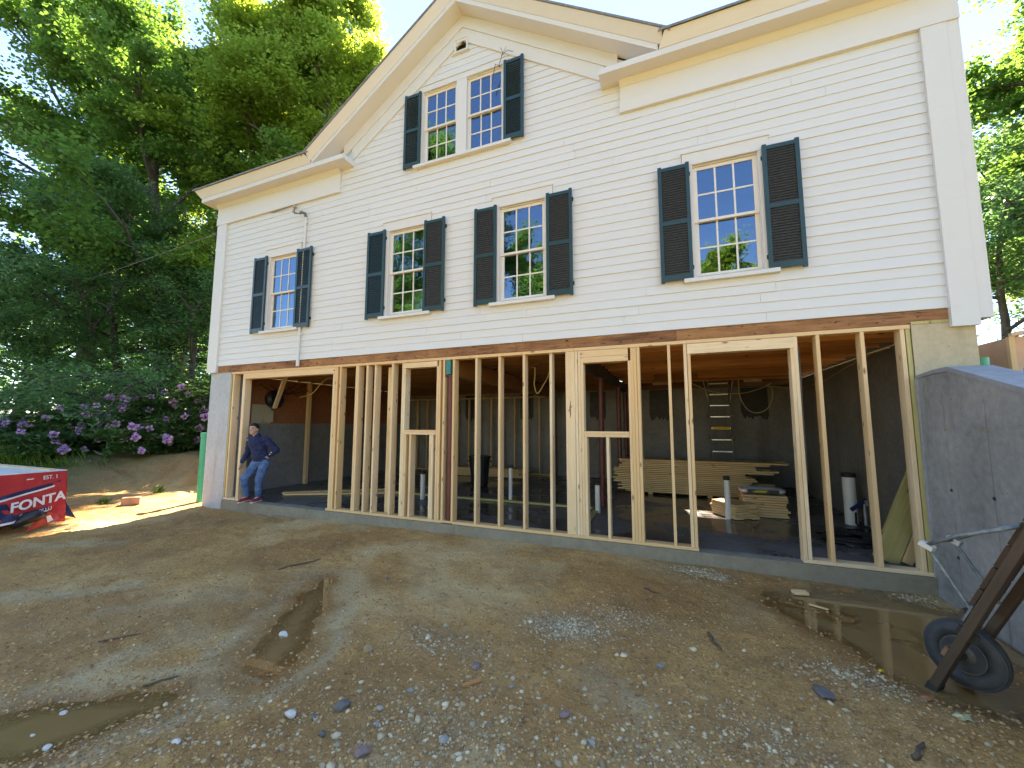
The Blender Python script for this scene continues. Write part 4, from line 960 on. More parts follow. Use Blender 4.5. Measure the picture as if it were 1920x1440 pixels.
cable('electric_cable', [(562, 745, 1.5), (585, 738, 1.5), (605, 716, 1.5), (620, 709, 1.6), (650, 708, 2.0)], 'pale cable stapled across the joists over the wide doorway')
cable('electric_cable', [(900, 697, 2.0), (940, 694, 2.0), (985, 688, 2.0), (1003, 689, 1.2)], 'thin pale cable running along the joists behind the middle studs', r=.008)

# ------------------------------------------------------------------ overhead wires
def wire(a, b, sag, label, r=.008):
    a, b = Vector(a), Vector(b); P = []
    for i in range(25):
        t = i/24; p = a.lerp(b, t); p.z -= sag*4*t*(1-t); P.append(p)
    obj('service_cable', MB().tube(P, r, 6), 'wire_grey', label=label, cat='cable')
wire((2.47, -.10, 6.02), A(-120, 605, 'y', 5.5), .35, 'overhead service cable running from the house wall to the trees')
wire(A(408, 500, 'y', 6.9), A(-60, 655, 'y', 9), .3, 'lower overhead cable passing behind the house corner')

# ------------------------------------------------------------------ trees
def leaf_mesh(name, P, size, mat, flat=.55, wid=.36, droop=.25, D=None):
    N = len(P); P = np.asarray(P, float); s = (size*RNG.uniform(.65, 1.3, N))[:, None]
    n = np.stack([RNG.normal(0, flat, N), RNG.normal(0, flat, N), np.ones(N)], -1); n /= np.linalg.norm(n, axis=1)[:, None]
    if D is None:
        a = RNG.uniform(0, 2*np.pi, N); D = np.stack([np.cos(a), np.sin(a), -droop+RNG.normal(0, .3, N)], -1)
    D = D-n*(D*n).sum(1)[:, None]; D /= np.linalg.norm(D, axis=1)[:, None]+1e-9
    B = np.cross(n, D)
    V = np.stack([P, P+D*.5*s-B*wid*s-n*.10*s, P+D*s-n*.05*s, P+D*.5*s+B*wid*s-n*.10*s], 1).reshape(-1, 3)
    m = bpy.data.meshes.new(name); m.vertices.add(4*N); m.vertices.foreach_set('co', V.astype(np.float32).ravel())
    m.loops.add(4*N); m.loops.foreach_set('vertex_index', np.arange(4*N, dtype=np.int32)); m.polygons.add(N)
    m.polygons.foreach_set('loop_start', np.arange(0, 4*N, 4, dtype=np.int32)); m.update(calc_edges=True)
    m.materials.append(MATS[mat]); return m
def make_tree(seed, H, spread, z0, nleaf, mat, bark, leaf=.14, r0=.24, nl=11, up=.5):
    rg = random.Random(seed); tm = MB(); twigs = []
    def curve(p, d, L, n, wob, lift):
        pts = [Vector(p)]; d = Vector(d).normalized()
        for i in range(n):
            d = (d+Vector((rg.gauss(0, wob), rg.gauss(0, wob), rg.gauss(0, wob)+lift))).normalized(); pts.append(pts[-1]+d*L/n)
        return pts
    trunk = curve((0, 0, -.3), (rg.uniform(-.12, .12), rg.uniform(-.12, .12), 1), H*.88, 9, .07, .05)
    tm.tube(trunk, [r0*(1.25 if i == 0 else 1)*(1-i/9.5)**.8+.02 for i in range(10)], 9)
    az = rg.uniform(0, 6.28)
    for i in range(nl):
        t = z0+(1-z0)*(i+.3)/nl; k = min(8, int(t*9)); p = trunk[k].lerp(trunk[k+1], t*9-k)
        az += 2.4+rg.uniform(-.4, .4); Lb = spread*(1.0-.62*((t-z0)/(1-z0))**1.5)*rg.uniform(.8, 1.15)
        d = Vector((math.cos(az), math.sin(az), up*rg.uniform(.4, 1.3)+.8*t*t))
        limb = curve(p, d, Lb, 6, .13, .03); rb = r0*.50*(1-t*.55)
        tm.tube(limb, [rb*(1-j/6.6)+.012 for j in range(7)], 6, False)
        for j in range(7):
            q = rg.uniform(.25, 1.0)*5.99; a = int(q); ps = limb[a].lerp(limb[a+1], q-a)
            dd = (limb[a+1]-limb[a]).normalized(); sd_ = Vector((rg.gauss(0, 1), rg.gauss(0, 1), rg.gauss(.1, .5))).normalized()
            sec = curve(ps, dd*.7+sd_, Lb*rg.uniform(.28, .48), 4, .2, -.02)
            tm.tube(sec, [.048, .036, .026, .018, .009], 5, False)
            twigs.append(sec[2:]); 
            for _ in range(4):
                e = sec[rg.randint(1, 4)]; d3 = Vector((rg.gauss(0, 1), rg.gauss(0, 1), rg.gauss(-.05, .45))).normalized()
                tw = curve(e, d3, rg.uniform(.7, 1.5), 3, .2, -.06); twigs.append(tw)
                tm.tube(tw, [.011, .009, .007, .004], 3, False)
    pp = []; per = max(1, nleaf//len(twigs))
    for tw in twigs:
        T_ = np.array([list(p) for p in tw]); q = RNG.uniform(.1, len(T_)-1.001, per); a = q.astype(int); f = (q-a)[:, None]
        pp.append(T_[a]*(1-f)+T_[a+1]*f+RNG.normal(0, .23, (per, 3))*np.array([1, 1, .55]))
    return tm.mesh('trunk', bark, True), leaf_mesh('crown', np.concatenate(pp), leaf, mat)
KINDS = {
 'maple': make_tree(1, 18, 6.8, .20, 95000, 'leaf_maple', 'bark_dark', .145, .32, 14, .6),
 'bright': make_tree(2, 19, 5.6, .18, 100000, 'leaf_bright', 'bark', .14, .28, 14, .7),
 'dark': make_tree(3, 13, 5.8, .10, 48000, 'leaf_dark', 'bark_dark', .135, .20, 14, .25),
 'tall': make_tree(6, 20, 4.0, .48, 90000, 'leaf_bright', 'bark', .14, .22, 14, .5),
 'low': make_tree(4, 8, 4.2, .06, 34000, 'leaf_dark', 'bark_dark', .12, .13, 12, .2)}
def tree(kind, x, y, label, rz=0.0, sc=1.0, group=None, lean=(0, 0), z=None):
    z = GZ(x, y)-.1 if z is None else z
    t = thing('tree', (x, y, z), label, 'tree', group)
    M = T(x, y, z) @ Matrix.Rotation(lean[0], 4, 'X') @ Matrix.Rotation(lean[1], 4, 'Y') @ Matrix.Rotation(rz, 4, 'Z') @ Matrix.Scale(sc, 4)
    link('trunk', KINDS[kind][0], t, M); link('crown', KINDS[kind][1], t, M)
tree('bright', -8.0, 8.6, 'tall bright yellow-green maple towering behind the house corner', 0.4, 1.12)
tree('tall', -4.7, 6.9, 'slender tall light green tree rising just behind the eave corner', 1.3, 1.12)
tree('tall', -9.6, 7.2, 'tall slim tree between the bright maple and the grey-trunked one', 4.4, 1.12)
tree('maple', -12.2, 5.6, 'tall maple with pale grey trunk left of the house', 2.0, 1.12, lean=(0, -.10))
tree('maple', -18.5, 5.0, 'spreading maple with dark leaning limbs beyond the rhododendrons', 4.1, 1.3, lean=(.05, -.1))
tree('dark', -9.6, 9.6, 'dense dark green tree in the shade behind the grey maple', 1.0, .9)
tree('dark', -13.0, 4.2, 'low-branched dark tree over the rhododendron bank', 3.3, .85)
tree('low', -8.2, 4.4, 'young shade tree directly behind the rhododendrons', .5, .95)
tree('low', -17.5, 3.4, 'bushy young tree past the end of the rhododendron bank', 2.5, 1.15)
tree('bright', -19.5, 9.5, 'tall light green tree deep in the wood', 1.2, 1.25)
tree('dark', -24, 4.5, 'dark tree at the far end of the wood', 5.0, 1.05)
tree('maple', 21.8, 13.0, 'large maple with black limbs beyond the plywood bin', 3.0, .95)
tree('bright', 24.5, 17.5, 'light green tree behind the maple with black limbs', .8, .9)
tree('low', 19.6, 12.5, 'young tree standing beyond the plywood bin', 2.2, 1.0)
tree('dark', 25.5, 14.0, 'dense dark tree beside the maple with black limbs', 2.2, 1.1)
tree('maple', -3.5, -17.5, 'tall tree across the yard facing the gable', 1.0, 1.3)
tree('maple', 3.2, -18.5, 'tree with open branches across the yard facing the middle studs', 2.4, .85)
tree('bright', 13.2, -23, 'rounded tree across the yard facing the wide opening', 4.0, .74)
tree('bright', -10.5, -21, 'light green tree across the yard next to the tallest one', 5.0, .8)
tree('bright', 20.5, -21, 'high-crowned tree across the yard facing the retaining wall end', 2.6, .85)
for i, (x, y, k, r, s) in enumerate([(-22, -30, 'maple', 2, .9), (5, -36, 'bright', 1, .6), (8, -38, 'bright', 5, .6), (26, -36, 'maple', 4, .9)]):
    tree(k, x, y, ['spreading maple at the far end of the row across the yard', 'light green tree in the row across the yard facing the middle studs', 'light green tree in the row across the yard facing the wide opening', 'spreading maple across the yard facing the retaining wall'][i], r, s, 'trees across the yard')
# far wood that reads as one mass
pp = []
for k in range(60):
    a = RNG.uniform(-.2, 2.2); d = RNG.uniform(38, 60); c = np.array([9-d*math.sin(a+.35), -5+d*math.cos(a+.35), RNG.uniform(2, 12)])
    if c[1] < 6: c[1] = RNG.uniform(8, 25)
    pp.append(c+RNG.normal(0, 1, (600, 3))*np.array([3.2, 3.2, 3.0]))
pp = np.concatenate(pp); pp = pp[pp[:, 2] > -.5]
link('far_woodland', leaf_mesh('far_woodland', pp, .55, 'leaf_dark'), label='distant green woodland behind the yard trees', cat='woodland', kind='stuff')

# ------------------------------------------------------------------ rhododendrons
def whorls(P, Nrm, size, nl=7):
    Q = []; D = []
    for p, nn in zip(P, Nrm):
        u = np.cross(nn, [.3, .2, .9]); u /= np.linalg.norm(u)+1e-9; v_ = np.cross(nn, u); a0 = RNG.uniform(0, 6.28)
        for k in range(nl):
            a = a0+k*2*np.pi/nl+RNG.normal(0, .2); D.append(u*math.cos(a)+v_*math.sin(a)+nn*RNG.uniform(-.15, .55)); Q.append(p)
    return np.array(Q), np.array(D)
def make_bush(seed, nw=1500):
    rg = np.random.default_rng(seed); P = []; N = []
    lob = [np.array([rg.uniform(-.6, .6), rg.uniform(-.5, .5), rg.uniform(.35, .72)]) for _ in range(9)]+[np.array([rg.uniform(-.7, .7), rg.uniform(-.65, .65), rg.uniform(.10, .32)]) for _ in range(7)]
    for _ in range(nw):
        c = lob[rg.integers(16)]; d = rg.normal(0, 1, 3); d[2] = abs(d[2])*.9-.15; d /= np.linalg.norm(d)
        p = c+d*np.array([.40, .40, .30])*rg.uniform(.72, 1.05)
        if p[2] < .02: continue
        P.append(p); N.append(d)
    return np.array(P), np.array(N)
BUSH = []
for sd_ in (21, 22):
    P, N = make_bush(sd_); BUSH.append((P, N))
ft = []
fd = []
for k in range(46):
    d = RNG.normal(0, 1, 3); d[2] = abs(d[2]); d /= np.linalg.norm(d); ft.append(d*.045); fd.append(d+RNG.normal(0, .4, 3))
TRUSS = leaf_mesh('flower_truss', np.array(ft), .062, 'petal', 1.2, .48, 0, np.array(fd))
def bush(x, y, ztop, rx, ry_, label, kind=0, nfl=14, rz=0.0, seed=0, mat='leaf_rhodo'):
    z = GZ(x, y)-.05; h = ztop-z; t = thing('rhododendron', (x, y, z), label, 'bush')
    P, N = BUSH[kind]; S = np.array([rx, ry_, h]); c, s = math.cos(rz), math.sin(rz); Rm = np.array([[c, -s, 0], [s, c, 0], [0, 0, 1]])
    Pw = (P*S) @ Rm.T; Nw = (N/S) @ Rm.T; Nw /= np.linalg.norm(Nw, axis=1)[:, None]; Nw[:, 2] += .5; Nw /= np.linalg.norm(Nw, axis=1)[:, None]
    Q, D = whorls(Pw, Nw, .12); link('foliage', leaf_mesh('foliage', Q, .15, mat, .35, .17, 0, D), t, T(x, y, z))
    sm = MB(); rg = random.Random(seed+7)
    for k in range(9):
        e = Pw[rg.randrange(len(Pw))]; sm.tube([(rg.uniform(-.15, .15), rg.uniform(-.15, .15), 0), (e[0]*.5, e[1]*.5, e[2]*.45), tuple(e)], [.03, .02, .006], 5, False)
    obj('stem', sm, 'bark_dark', t, M=T(x, y, z))
    vd = CAM-np.array([x, y, z+h*.6]); vd /= np.linalg.norm(vd); rgn = np.random.default_rng(seed+100)
    sc_ = Nw @ (vd*.8+np.array([0, 0, .5]))+(Pw @ vd)*.35/max(rx, ry_)+rgn.normal(0, .12, len(Pw)); order = np.argsort(-sc_)[:len(Pw)//2]; chosen = []
    for i in rgn.permutation(order):
        if all(np.linalg.norm(Pw[i]-Pw[j]) > .16 for j in chosen): chosen.append(i)
        if len(chosen) >= int(nfl*1.7): break
    for i in chosen:
        nn = Vector(Nw[i]); M = T(x+Pw[i][0]+nn.x*.06, y+Pw[i][1]+nn.y*.06, z+Pw[i][2]+nn.z*.06) @ Vector((0, 0, 1)).rotation_difference(nn).to_matrix().to_4x4() @ Matrix.Scale(rgn.uniform(.95, 1.55), 4)
        link('flower_truss', TRUSS, t, M)
bush(-3.9, 2.5, 3.0, 1.8, 1.4, 'tallest purple rhododendron, close to the house corner', 0, 26, .3, 1)
bush(-6.3, 1.9, 2.6, 1.8, 1.4, 'purple rhododendron next to the tallest one on the bank', 1, 24, 1.1, 2)
bush(-8.6, 1.2, 2.0, 1.8, 1.3, 'purple rhododendron in the middle of the bank with pale flower clusters', 0, 20, 2.0, 3)
bush(-11.2, 0.7, 1.7, 1.9, 1.3, 'low purple rhododendron above the red lumber pack', 1, 22, 2.9, 4)
bush(-4.4, 1.25, 1.6, 1.5, 1.0, 'low leafy rhododendron at the front of the dirt bank', 1, 9, .7, 5)
bush(-7.0, 0.35, 1.3, 1.6, 1.0, 'low leafy rhododendron at the grassy front of the bank', 0, 8, 1.7, 6)
bush(-1.8, 2.7, 2.75, 1.2, 1.2, 'narrow rhododendron squeezed against the house end wall', 1, 14, 4.0, 7)
bush(-14.5, 0.6, 1.3, 2.0, 1.3, 'farthest rhododendron at the end of the bank', 0, 18, .2, 8)
# grass along the bank top
gp = []
gd = []
for _ in range(5200):
    x = RNG.uniform(-9.5, -2.2); y = -.35-(x+2.2)*(-.02)+RNG.normal(0, .35)+(x < -4)*(-.25); s = (y-.75)*.94-x*.34
    if s < .9 or s > 2.6 or (x > -4.2 and RNG.random() < .8): continue
    gp.append((x, y, 0)); gd.append((RNG.normal(0, .35), RNG.normal(0, .35), 1))
gp = np.array(gp); gp[:, 2] = ground_fields(gp[:, 0][None], gp[:, 1][None])[0][0]
link('grass', leaf_mesh('grass', gp, .26, 'grass', 1.5, .05, 0, np.array(gd)), label='grass tufts along the top of the dirt bank', cat='grass', kind='stuff')
def weed(x, y, n, size, label, mat='grass', wid=.12):
    z = GZ(x, y); P = np.array([(RNG.normal(0, .03), RNG.normal(0, .03), 0) for _ in range(n)]); D = np.stack([RNG.normal(0, .5, n), RNG.normal(0, .5, n), np.ones(n)*RNG.uniform(.4, 1, n)], -1)
    link('weed', leaf_mesh('weed', P, size, mat, 1.5, wid, 0, D), None, T(x, y, z), label, 'weed')
wq = A(297, 912, 'z', .12); weed(wq[0], wq[1], 40, .16, 'leafy weed clump growing at the foot of the dirt bank', 'grass', .2)
wq = A(195, 940, 'z', 0); weed(wq[0], wq[1], 30, .12, 'small sunlit weed beside the block', 'grass', .2)
wq = A(198, 866, 'y', .55); weed(wq[0], .55, 6, .40, 'upright blue-green iris leaves on the bank', 'iris_leaf', .09)

# ------------------------------------------------------------------ wrapped lumber pack
lpk = thing('lumber_pack', (-1.4, -2.6, -.1), 'red, navy and white printed wrap over a lumber pack', 'lumber pack')
px0, py0, py1, pz0, pz1 = -.05, -3.3, -2.06, .0, .77
def wavy(nm, poly, mat, par, x, amp=.012, n=26, lift=0.0):
    """sheet hanging in the plane x, outline poly of (y,z), gently rippled"""
    ys_ = [p[0] for p in poly]; zs_ = [p[1] for p in poly]
    bm = bmesh.new(); f = bm.faces.new([bm.verts.new((0, a, b)) for a, b in poly]); 
    bmesh.ops.triangulate(bm, faces=bm.faces[:]); 
    bmesh.ops.subdivide_edges(bm, edges=bm.edges[:], cuts=5, use_grid_fill=True)
    for v in bm.verts:
        v.co.x = x+lift+amp*(math.sin(v.co.y*9+v.co.z*4)+.6*math.sin(v.co.y*21-v.co.z*13+1))
    m = bpy.data.meshes.new(nm); bm.to_mesh(m); bm.free(); m.materials.append(MATS[mat]); m.shade_smooth()
    return link(nm, m, par)
obj('timber_core', MB().box(-3.1, px0-.03, py0+.02, py1-.02, .02, pz1-.015), 'stack_pine', lpk)
for y in (-3.1, -2.3): board('top_lath', (-2.6, y+.05, pz1+.022), (px0-.1, y+.10, pz1+.022), .09, .018, 'stack_pine', lpk, up=(0, 0, 1)); board('bearer', (-1.0, y, -.09), (px0-.2, y, -.09), .09, .2, 'stack_pine', lpk, up=(0, 0, 1))
obj('wrap_top', MB().box(-3.12, px0, py0, py1, pz1, pz1+.012), 'wrap_white', lpk)
obj('wrap_side', MB().box(-3.12, px0, py1-.018, py1, .02, pz1), 'wrap_red', lpk); obj('wrap_side', MB().box(-3.12, px0, py0, py0+.018, .02, pz1), 'wrap_red', lpk)
we = wavy('wrap_end', [(py0, .0), (-2.9, -.02), (-2.55, .02), (-2.35, .12), (-2.22, .10), (-2.16, -.05), (py1+.03, -.08), (py1, .1), (py1, pz1), (py0, pz1)], 'wrap_red', lpk, px0+.01)
wavy('wrap_band', [(-2.95, .40), (-2.2, .60), (-2.13, .63), (-2.16, .50), (-2.32, .51), (-2.95, .34)], 'wrap_navy', we, px0+.01, lift=.006)
wavy('wrap_stripe', [(py0, .36), (-2.9, .36), (-2.45, .475), (-2.2, .55), (-2.2, .52), (-2.45, .45), (-2.9, .33), (py0, .33)], 'wrap_white', we, px0+.01, lift=.009)
wavy('wrap_band', [(py0, .0), (-2.9, -.01), (-2.6, .03), (-2.4, .12), (-2.25, .14), (-2.25, .215), (-2.62, .135), (-2.70, .13), (-2.70, .33), (py0, .32)], 'wrap_navy', we, px0+.01, lift=.006)
wavy('wrap_stripe', [(py0, .0), (-2.9, -.018), (-2.6, .02), (-2.42, .10), (-2.24, .135), (-2.24, .155), (-2.44, .125), (-2.62, .05), (-2.9, .015), (py0, .03)], 'wrap_white', we, px0+.01, lift=.010)
wavy('wrap_stripe', [(-2.52, .665), (-2.36, .678), (-2.36, .688), (-2.52, .682)], 'wrap_white', we, px0+.01, lift=.008)
obj('wrap_fold', MB().tube([(px0+.02, -2.62, -.05), (px0+.05, -2.5, .06), (px0+.06, -2.38, .10), (px0+.05, -2.28, .08)], [.03, .09, .10, .04], 10), 'wrap_black', we, smooth=True)
wavy('wrap_flap', [(-2.5, -.14), (-2.2, -.06), (-2.1, -.02), (-2.16, .1), (-2.24, .12), (-2.4, -.02)], 'wrap_red', we, px0+.05, .02)
wavy('wrap_flap', [(-2.24, -.05), (-2.18, -.02), (-2.22, .07), (-2.27, .06)], 'wrap_white', we, px0+.05, .02, lift=.02)
obj('wrap_flap', MB().hexa([(px0-.02, py1, .05), (px0-.02, py1+.18, -.06), (px0-.06, py1+.2, -.07), (px0-.06, py1, .03), (px0-.02, py1, .30), (px0-.02, py1+.06, .18), (px0-.05, py1+.06, .18), (px0-.05, py1, .30)]), 'wrap_navy', we)
def text(nm, s, p, size, mat, par, shear=0.0, rot=0.0, sx=1.0, bold=.0):
    cu = bpy.data.curves.new(nm, 'FONT'); cu.body = s; cu.size = size; cu.extrude = .002; cu.shear = shear; cu.offset = bold
    to = bpy.data.objects.new(nm, cu); C.objects.link(to); bpy.context.view_layer.update()
    m = bpy.data.meshes.new_from_object(to); bpy.data.objects.remove(to)
    m.materials.append(MATS[mat])
    # text x -> +y, text y -> +z, facing +x
    M = T(p) @ Matrix(((0, 0, 1, 0), (1, 0, 0, 0), (0, 1, 0, 0), (0, 0, 0, 1))) @ Matrix.Rotation(rot, 4, 'Z') @ Matrix.Diagonal((sx, 1, 1, 1))
    link(nm, m, par, M)
text('lettering', 'FONTA', (px0+.035, -2.665, .185), .20, 'wrap_white', we, .2, .20, .92, .006)
text('lettering', 'QUALITY LU', (px0+.035, -2.56, .085), .075, 'wrap_white', we, .2, .20, .85, .001)
text('lettering', 'EST. 1', (px0+.03, -2.345, .655), .085, 'wrap_white', we, 0, .05, .8, .001)
text('lettering', 'T', (px0+.03, -2.93, .40), .20, 'wrap_white', we, 0.1, .05, 1, .006)
bq = A(247, 937, 'z', 0.02)
obj('block', MB().box(-.10, .10, -.05, .05, 0, .10), 'brick_block', M=T(bq[0], bq[1], GZ(bq[0], bq[1])-.01) @ Matrix.Rotation(.9, 4, 'Z') @ Matrix.Scale(1.4, 4), label='tan block lying in the sunlit dirt below the bank', cat='block')

# ------------------------------------------------------------------ stones, pebbles, sticks
def ico(sub=1):
    bm = bmesh.new(); bmesh.ops.create_icosphere(bm, subdivisions=sub, radius=1); V = np.array([v.co[:] for v in bm.verts]); F = np.array([[v.index for v in f.verts] for f in bm.faces]); bm.free(); return V, F
def scatter(name, pos, rad, mat, label, cat, flat=.7, sub=1):
    V, F = ico(sub); N = len(pos); J = RNG.normal(0, .13, (N, len(V), 3)); S = np.stack([RNG.uniform(.7, 1.35, N), RNG.uniform(.6, 1.1, N), RNG.uniform(.45, .8, N)*flat/.7], -1)
    a = RNG.uniform(0, 6.28, N); c, s = np.cos(a), np.sin(a); W = (V[None]+J)*S[:, None]*rad[:, None, None]
    X = W[..., 0]*c[:, None]-W[..., 1]*s[:, None]; Y = W[..., 0]*s[:, None]+W[..., 1]*c[:, None]
    W = np.stack([X, Y, W[..., 2]], -1)+pos[:, None]
    fc = (F[None]+(np.arange(N)*len(V))[:, None, None]).reshape(-1, 3)
    m = bpy.data.meshes.new(name); m.vertices.add(N*len(V)); m.vertices.foreach_set('co', W.astype(np.float32).ravel())
    m.loops.add(fc.size); m.loops.foreach_set('vertex_index', fc.astype(np.int32).ravel()); m.polygons.add(len(fc)); m.polygons.foreach_set('loop_start', np.arange(0, fc.size, 3, dtype=np.int32))
    m.update(calc_edges=True); m.materials.append(MATS[mat])
    return link(name, m, label=label, cat=cat, kind='stuff')
def on_ground(xy, lift): 
    z = ground_fields(xy[:, 0][None], xy[:, 1][None])[0][0]; return np.stack([xy[:, 0], xy[:, 1], z+lift], -1)
xy = []; rd = []
for gx, gy, ra, rb, k in GRAVEL:
    n = int(620*k*(ra*rb/.05)**.6); xy.append(np.stack([RNG.normal(gx, ra*.62, n), RNG.normal(gy, rb*.62, n)], -1)); rd.append(RNG.lognormal(math.log(.0072), .4, n))
n = 1500; u = RNG.uniform(0, 1, (n, 2)); q = np.array([G(a, b) for a, b in zip(RNG.uniform(0, 1920, n), 1010+430*RNG.uniform(0, 1, n)**.8)]); xy.append(q); rd.append(RNG.lognormal(math.log(.0065), .5, n))
n = 650; q = np.array([G(a, b) for a, b in zip(RNG.normal(880, 230, n), RNG.normal(1350, 80, n))]); xy.append(q); rd.append(RNG.lognormal(math.log(.0085), .45, n))
n = 350; q = np.array([G(a, b) for a, b in zip(RNG.normal(300, 200, n), RNG.normal(1390, 60, n))]); xy.append(q); rd.append(RNG.lognormal(math.log(.0075), .45, n))
xy = np.concatenate(xy); rd = np.clip(np.concatenate(rd), .003, .028)
ok = (xy[:, 1] < -.06) & (xy[:, 0] < 11.97) & (xy[:, 0] > -1) & (xy[:, 1] > -5.2); xy, rd = xy[ok], rd[ok]
scatter('gravel', on_ground(xy, 0)+np.array([0, 0, 1])*(rd*.05)[:, None], rd, 'pebble', 'pale gravel scattered and heaped over the brown dirt', 'gravel')
n = 16000; q = np.array([G(a, b) for a, b in zip(RNG.uniform(0, 1920, n), 960+480*RNG.uniform(0, 1, n))]); ok = (q[:, 1] < -.05) & (q[:, 0] < 11.97) & (q[:, 0] > -1.5); q = q[ok]
r = np.clip(RNG.lognormal(math.log(.007), .55, len(q)), .003, .016); scatter('soil_clods', on_ground(q, 0), r, 'clod', 'loose crumbs of brown soil over the yard', 'soil')
V, F = ico(2)
def stone(px, py, s, mat, label, group=None, flat=.6, ang=0.0, nm='stone'):
    x, y = G(px, py); rg = np.random.default_rng(int(px*7+py)); W = V.copy()
    for _ in range(7):   # chop facets
        d = rg.normal(0, 1, 3); d /= np.linalg.norm(d); h = W @ d; W = W-np.maximum(h-rg.uniform(.55, .85), 0)[:, None]*d
    W = W*np.array([s[0], s[1], s[0]*flat]); m = bpy.data.meshes.new(nm); m.from_pydata([tuple(p) for p in W], [], [tuple(map(int, f)) for f in F]); m.materials.append(MATS[mat])
    link(nm, m, None, T(x, y, GZ(x, y)+s[0]*flat*.35) @ Matrix.Rotation(ang, 4, 'Z'), label, 'stone', group)
stone(1545, 1300, (.085, .055), 'stone_dark', 'flat dark slate slab lying near the big puddle', None, .35, 1.9)
stone(690, 1220, (.045, .035), 'stone_ochre', 'rounded ochre stone beside the narrow puddle', None, .8)
stone(642, 1328, (.060, .032), 'stone_dark', 'long dark stone below the narrow puddle', None, .6, .6)
stone(895, 1252, (.045, .040), 'stone_purple', 'purplish stone between the gravel patches', None, .6)
stone(545, 1340, (.040, .028), 'stone_pale', 'long pale stone close to the muddy pool', None, .6, .3)
stone(1058, 1350, (.040, .028), 'stone_purple', 'dusky oval stone in the pebbly dirt', None, .5, .9)
stone(832, 1388, (.030, .026), 'stone_grey', 'light grey stone with chipped corners in the pebbly dirt', None, .8)
stone(532, 1187, (.050, .030), 'stone_pale', 'white rock sitting in the narrow puddle', None, .6)
stone(680, 1410, (.048, .042), 'stone_purple', 'large purplish stone in the pebbly dirt', None, .6)
stone(1240, 1250, (.040, .022), 'stone_grey', 'flat grey shard by the trodden hollow', None, .4)
stone(1312, 1053, (.055, .05), 'stone_pale', 'cream lump of mortar on the gravel heap by the kerb', None, .7)
for px, py, k in ((712, 1330, 'grey'), (590, 1345, 'dark'), (605, 1375, 'dark'), (728, 1088, 'dark'), (706, 1355, 'grey'), (1110, 1400, 'grey'), (960, 1290, 'grey'), (770, 1290, 'grey'), (330, 1395, 'pale'), (120, 1330, 'pale'), (60, 1372, 'pale'), (90, 1395, 'pale')):
    stone(px, py, (.026, .02), 'stone_'+k, {'grey': 'small grey stone half sunk in the dirt', 'dark': 'small dark stone half sunk in the dirt', 'pale': 'pale pebble lying in the muddy pool'}[k], {'grey': 'small grey stones', 'dark': 'small dark stones', 'pale': 'pale pebbles in the pool'}[k])
def debris(nm, px, py, L, w_, t_, ang, mat, label, cat, zl=0.006, group=None):
    x, y = G(px, py); z = max(GZ(x, y), -.185 if caps_sd(np.array([x]), np.array([y]), PUD3A)[0] < .1 else -9)+zl; d = Vector((math.cos(ang), math.sin(ang), random.uniform(-.02, .02))); c = Vector((x, y, z+t_/2))
    board(nm, c-d*L/2, c+d*L/2, w_, t_, mat, None, (0, 0, 1), label=label, cat=cat, group=group)
debris('wood_scrap', 1500, 1110, .13, .08, .03, .2, 'new_pine', 'pale wood offcut floating at the edge of the big puddle', 'wood scrap')
debris('wood_scrap', 1447, 1088, .14, .03, .01, -.3, 'fir_joist', 'orange wood splinter by the big puddle', 'wood scrap')
debris('wood_scrap', 1535, 1135, .15, .025, .01, -.5, 'new_pine', 'thin pale wood strip floating in the big puddle', 'wood scrap')
debris('wood_scrap', 885, 1280, .13, .025, .012, .9, 'fir_joist', 'orange wood splinter in the pebbly dirt', 'wood scrap')
def twig(px, py, px2, py2, r, label, nm='stick'):
    a = G(px, py); b = G(px2, py2); P = []
    for i in range(6):
        t = i/5; x = a[0]+(b[0]-a[0])*t+.012*math.sin(t*9); y = a[1]+(b[1]-a[1])*t+.012*math.cos(t*7); P.append((x, y, GZ(x, y)+r*1.2))
    obj(nm, MB().tube(P, [r, r*1.1, r, r*.9, r*.8, r*.5], 6), 'stick', label=label, cat='stick', smooth=True)
twig(520, 1072, 600, 1050, .008, 'long thin stick above the narrow puddle')
twig(1328, 1192, 1352, 1225, .011, 'short dark stick in the dirt between gravel and big puddle')
twig(1715, 1430, 1732, 1400, .012, 'stubby dark stick in the rusty mud')
twig(1208, 1108, 1240, 1118, .007, 'thin crooked twig near the kerb gravel')
twig(180, 1210, 260, 1195, .006, 'thin twig on the dried silt')
twig(265, 1285, 330, 1268, .007, 'twig among dry plant scraps at the muddy pool')
def fleaf(px, py, s, mat, label):
    x, y = G(px, py); z = max(GZ(x, y), -.185)+.008; n = 10; P = [(0, 0, .012)]
    for k in range(n): a = 2*math.pi*k/n; r_ = s*(1 if k % 2 else .6)*(1.2 if k == 0 else 1); P.append((r_*math.cos(a), r_*math.sin(a), .006*math.sin(a*3)))
    mb = MB().add(P, [(0, 1+k, 1+(k+1) % n) for k in range(n)]); obj('fallen_leaf', mb, mat, M=T(x, y, z), label=label, cat='leaf')
fleaf(1740, 1303, .045, 'dry_leaf', 'red-brown fallen leaf in the shallow mud by the wheel')
fleaf(1805, 1342, .05, 'pale_leaf', 'pale yellow-green fallen leaf on the mud by the wheelbarrow')
fleaf(1652, 1253, .022, 'yellow_label', 'small yellow leaf floating in the big puddle')

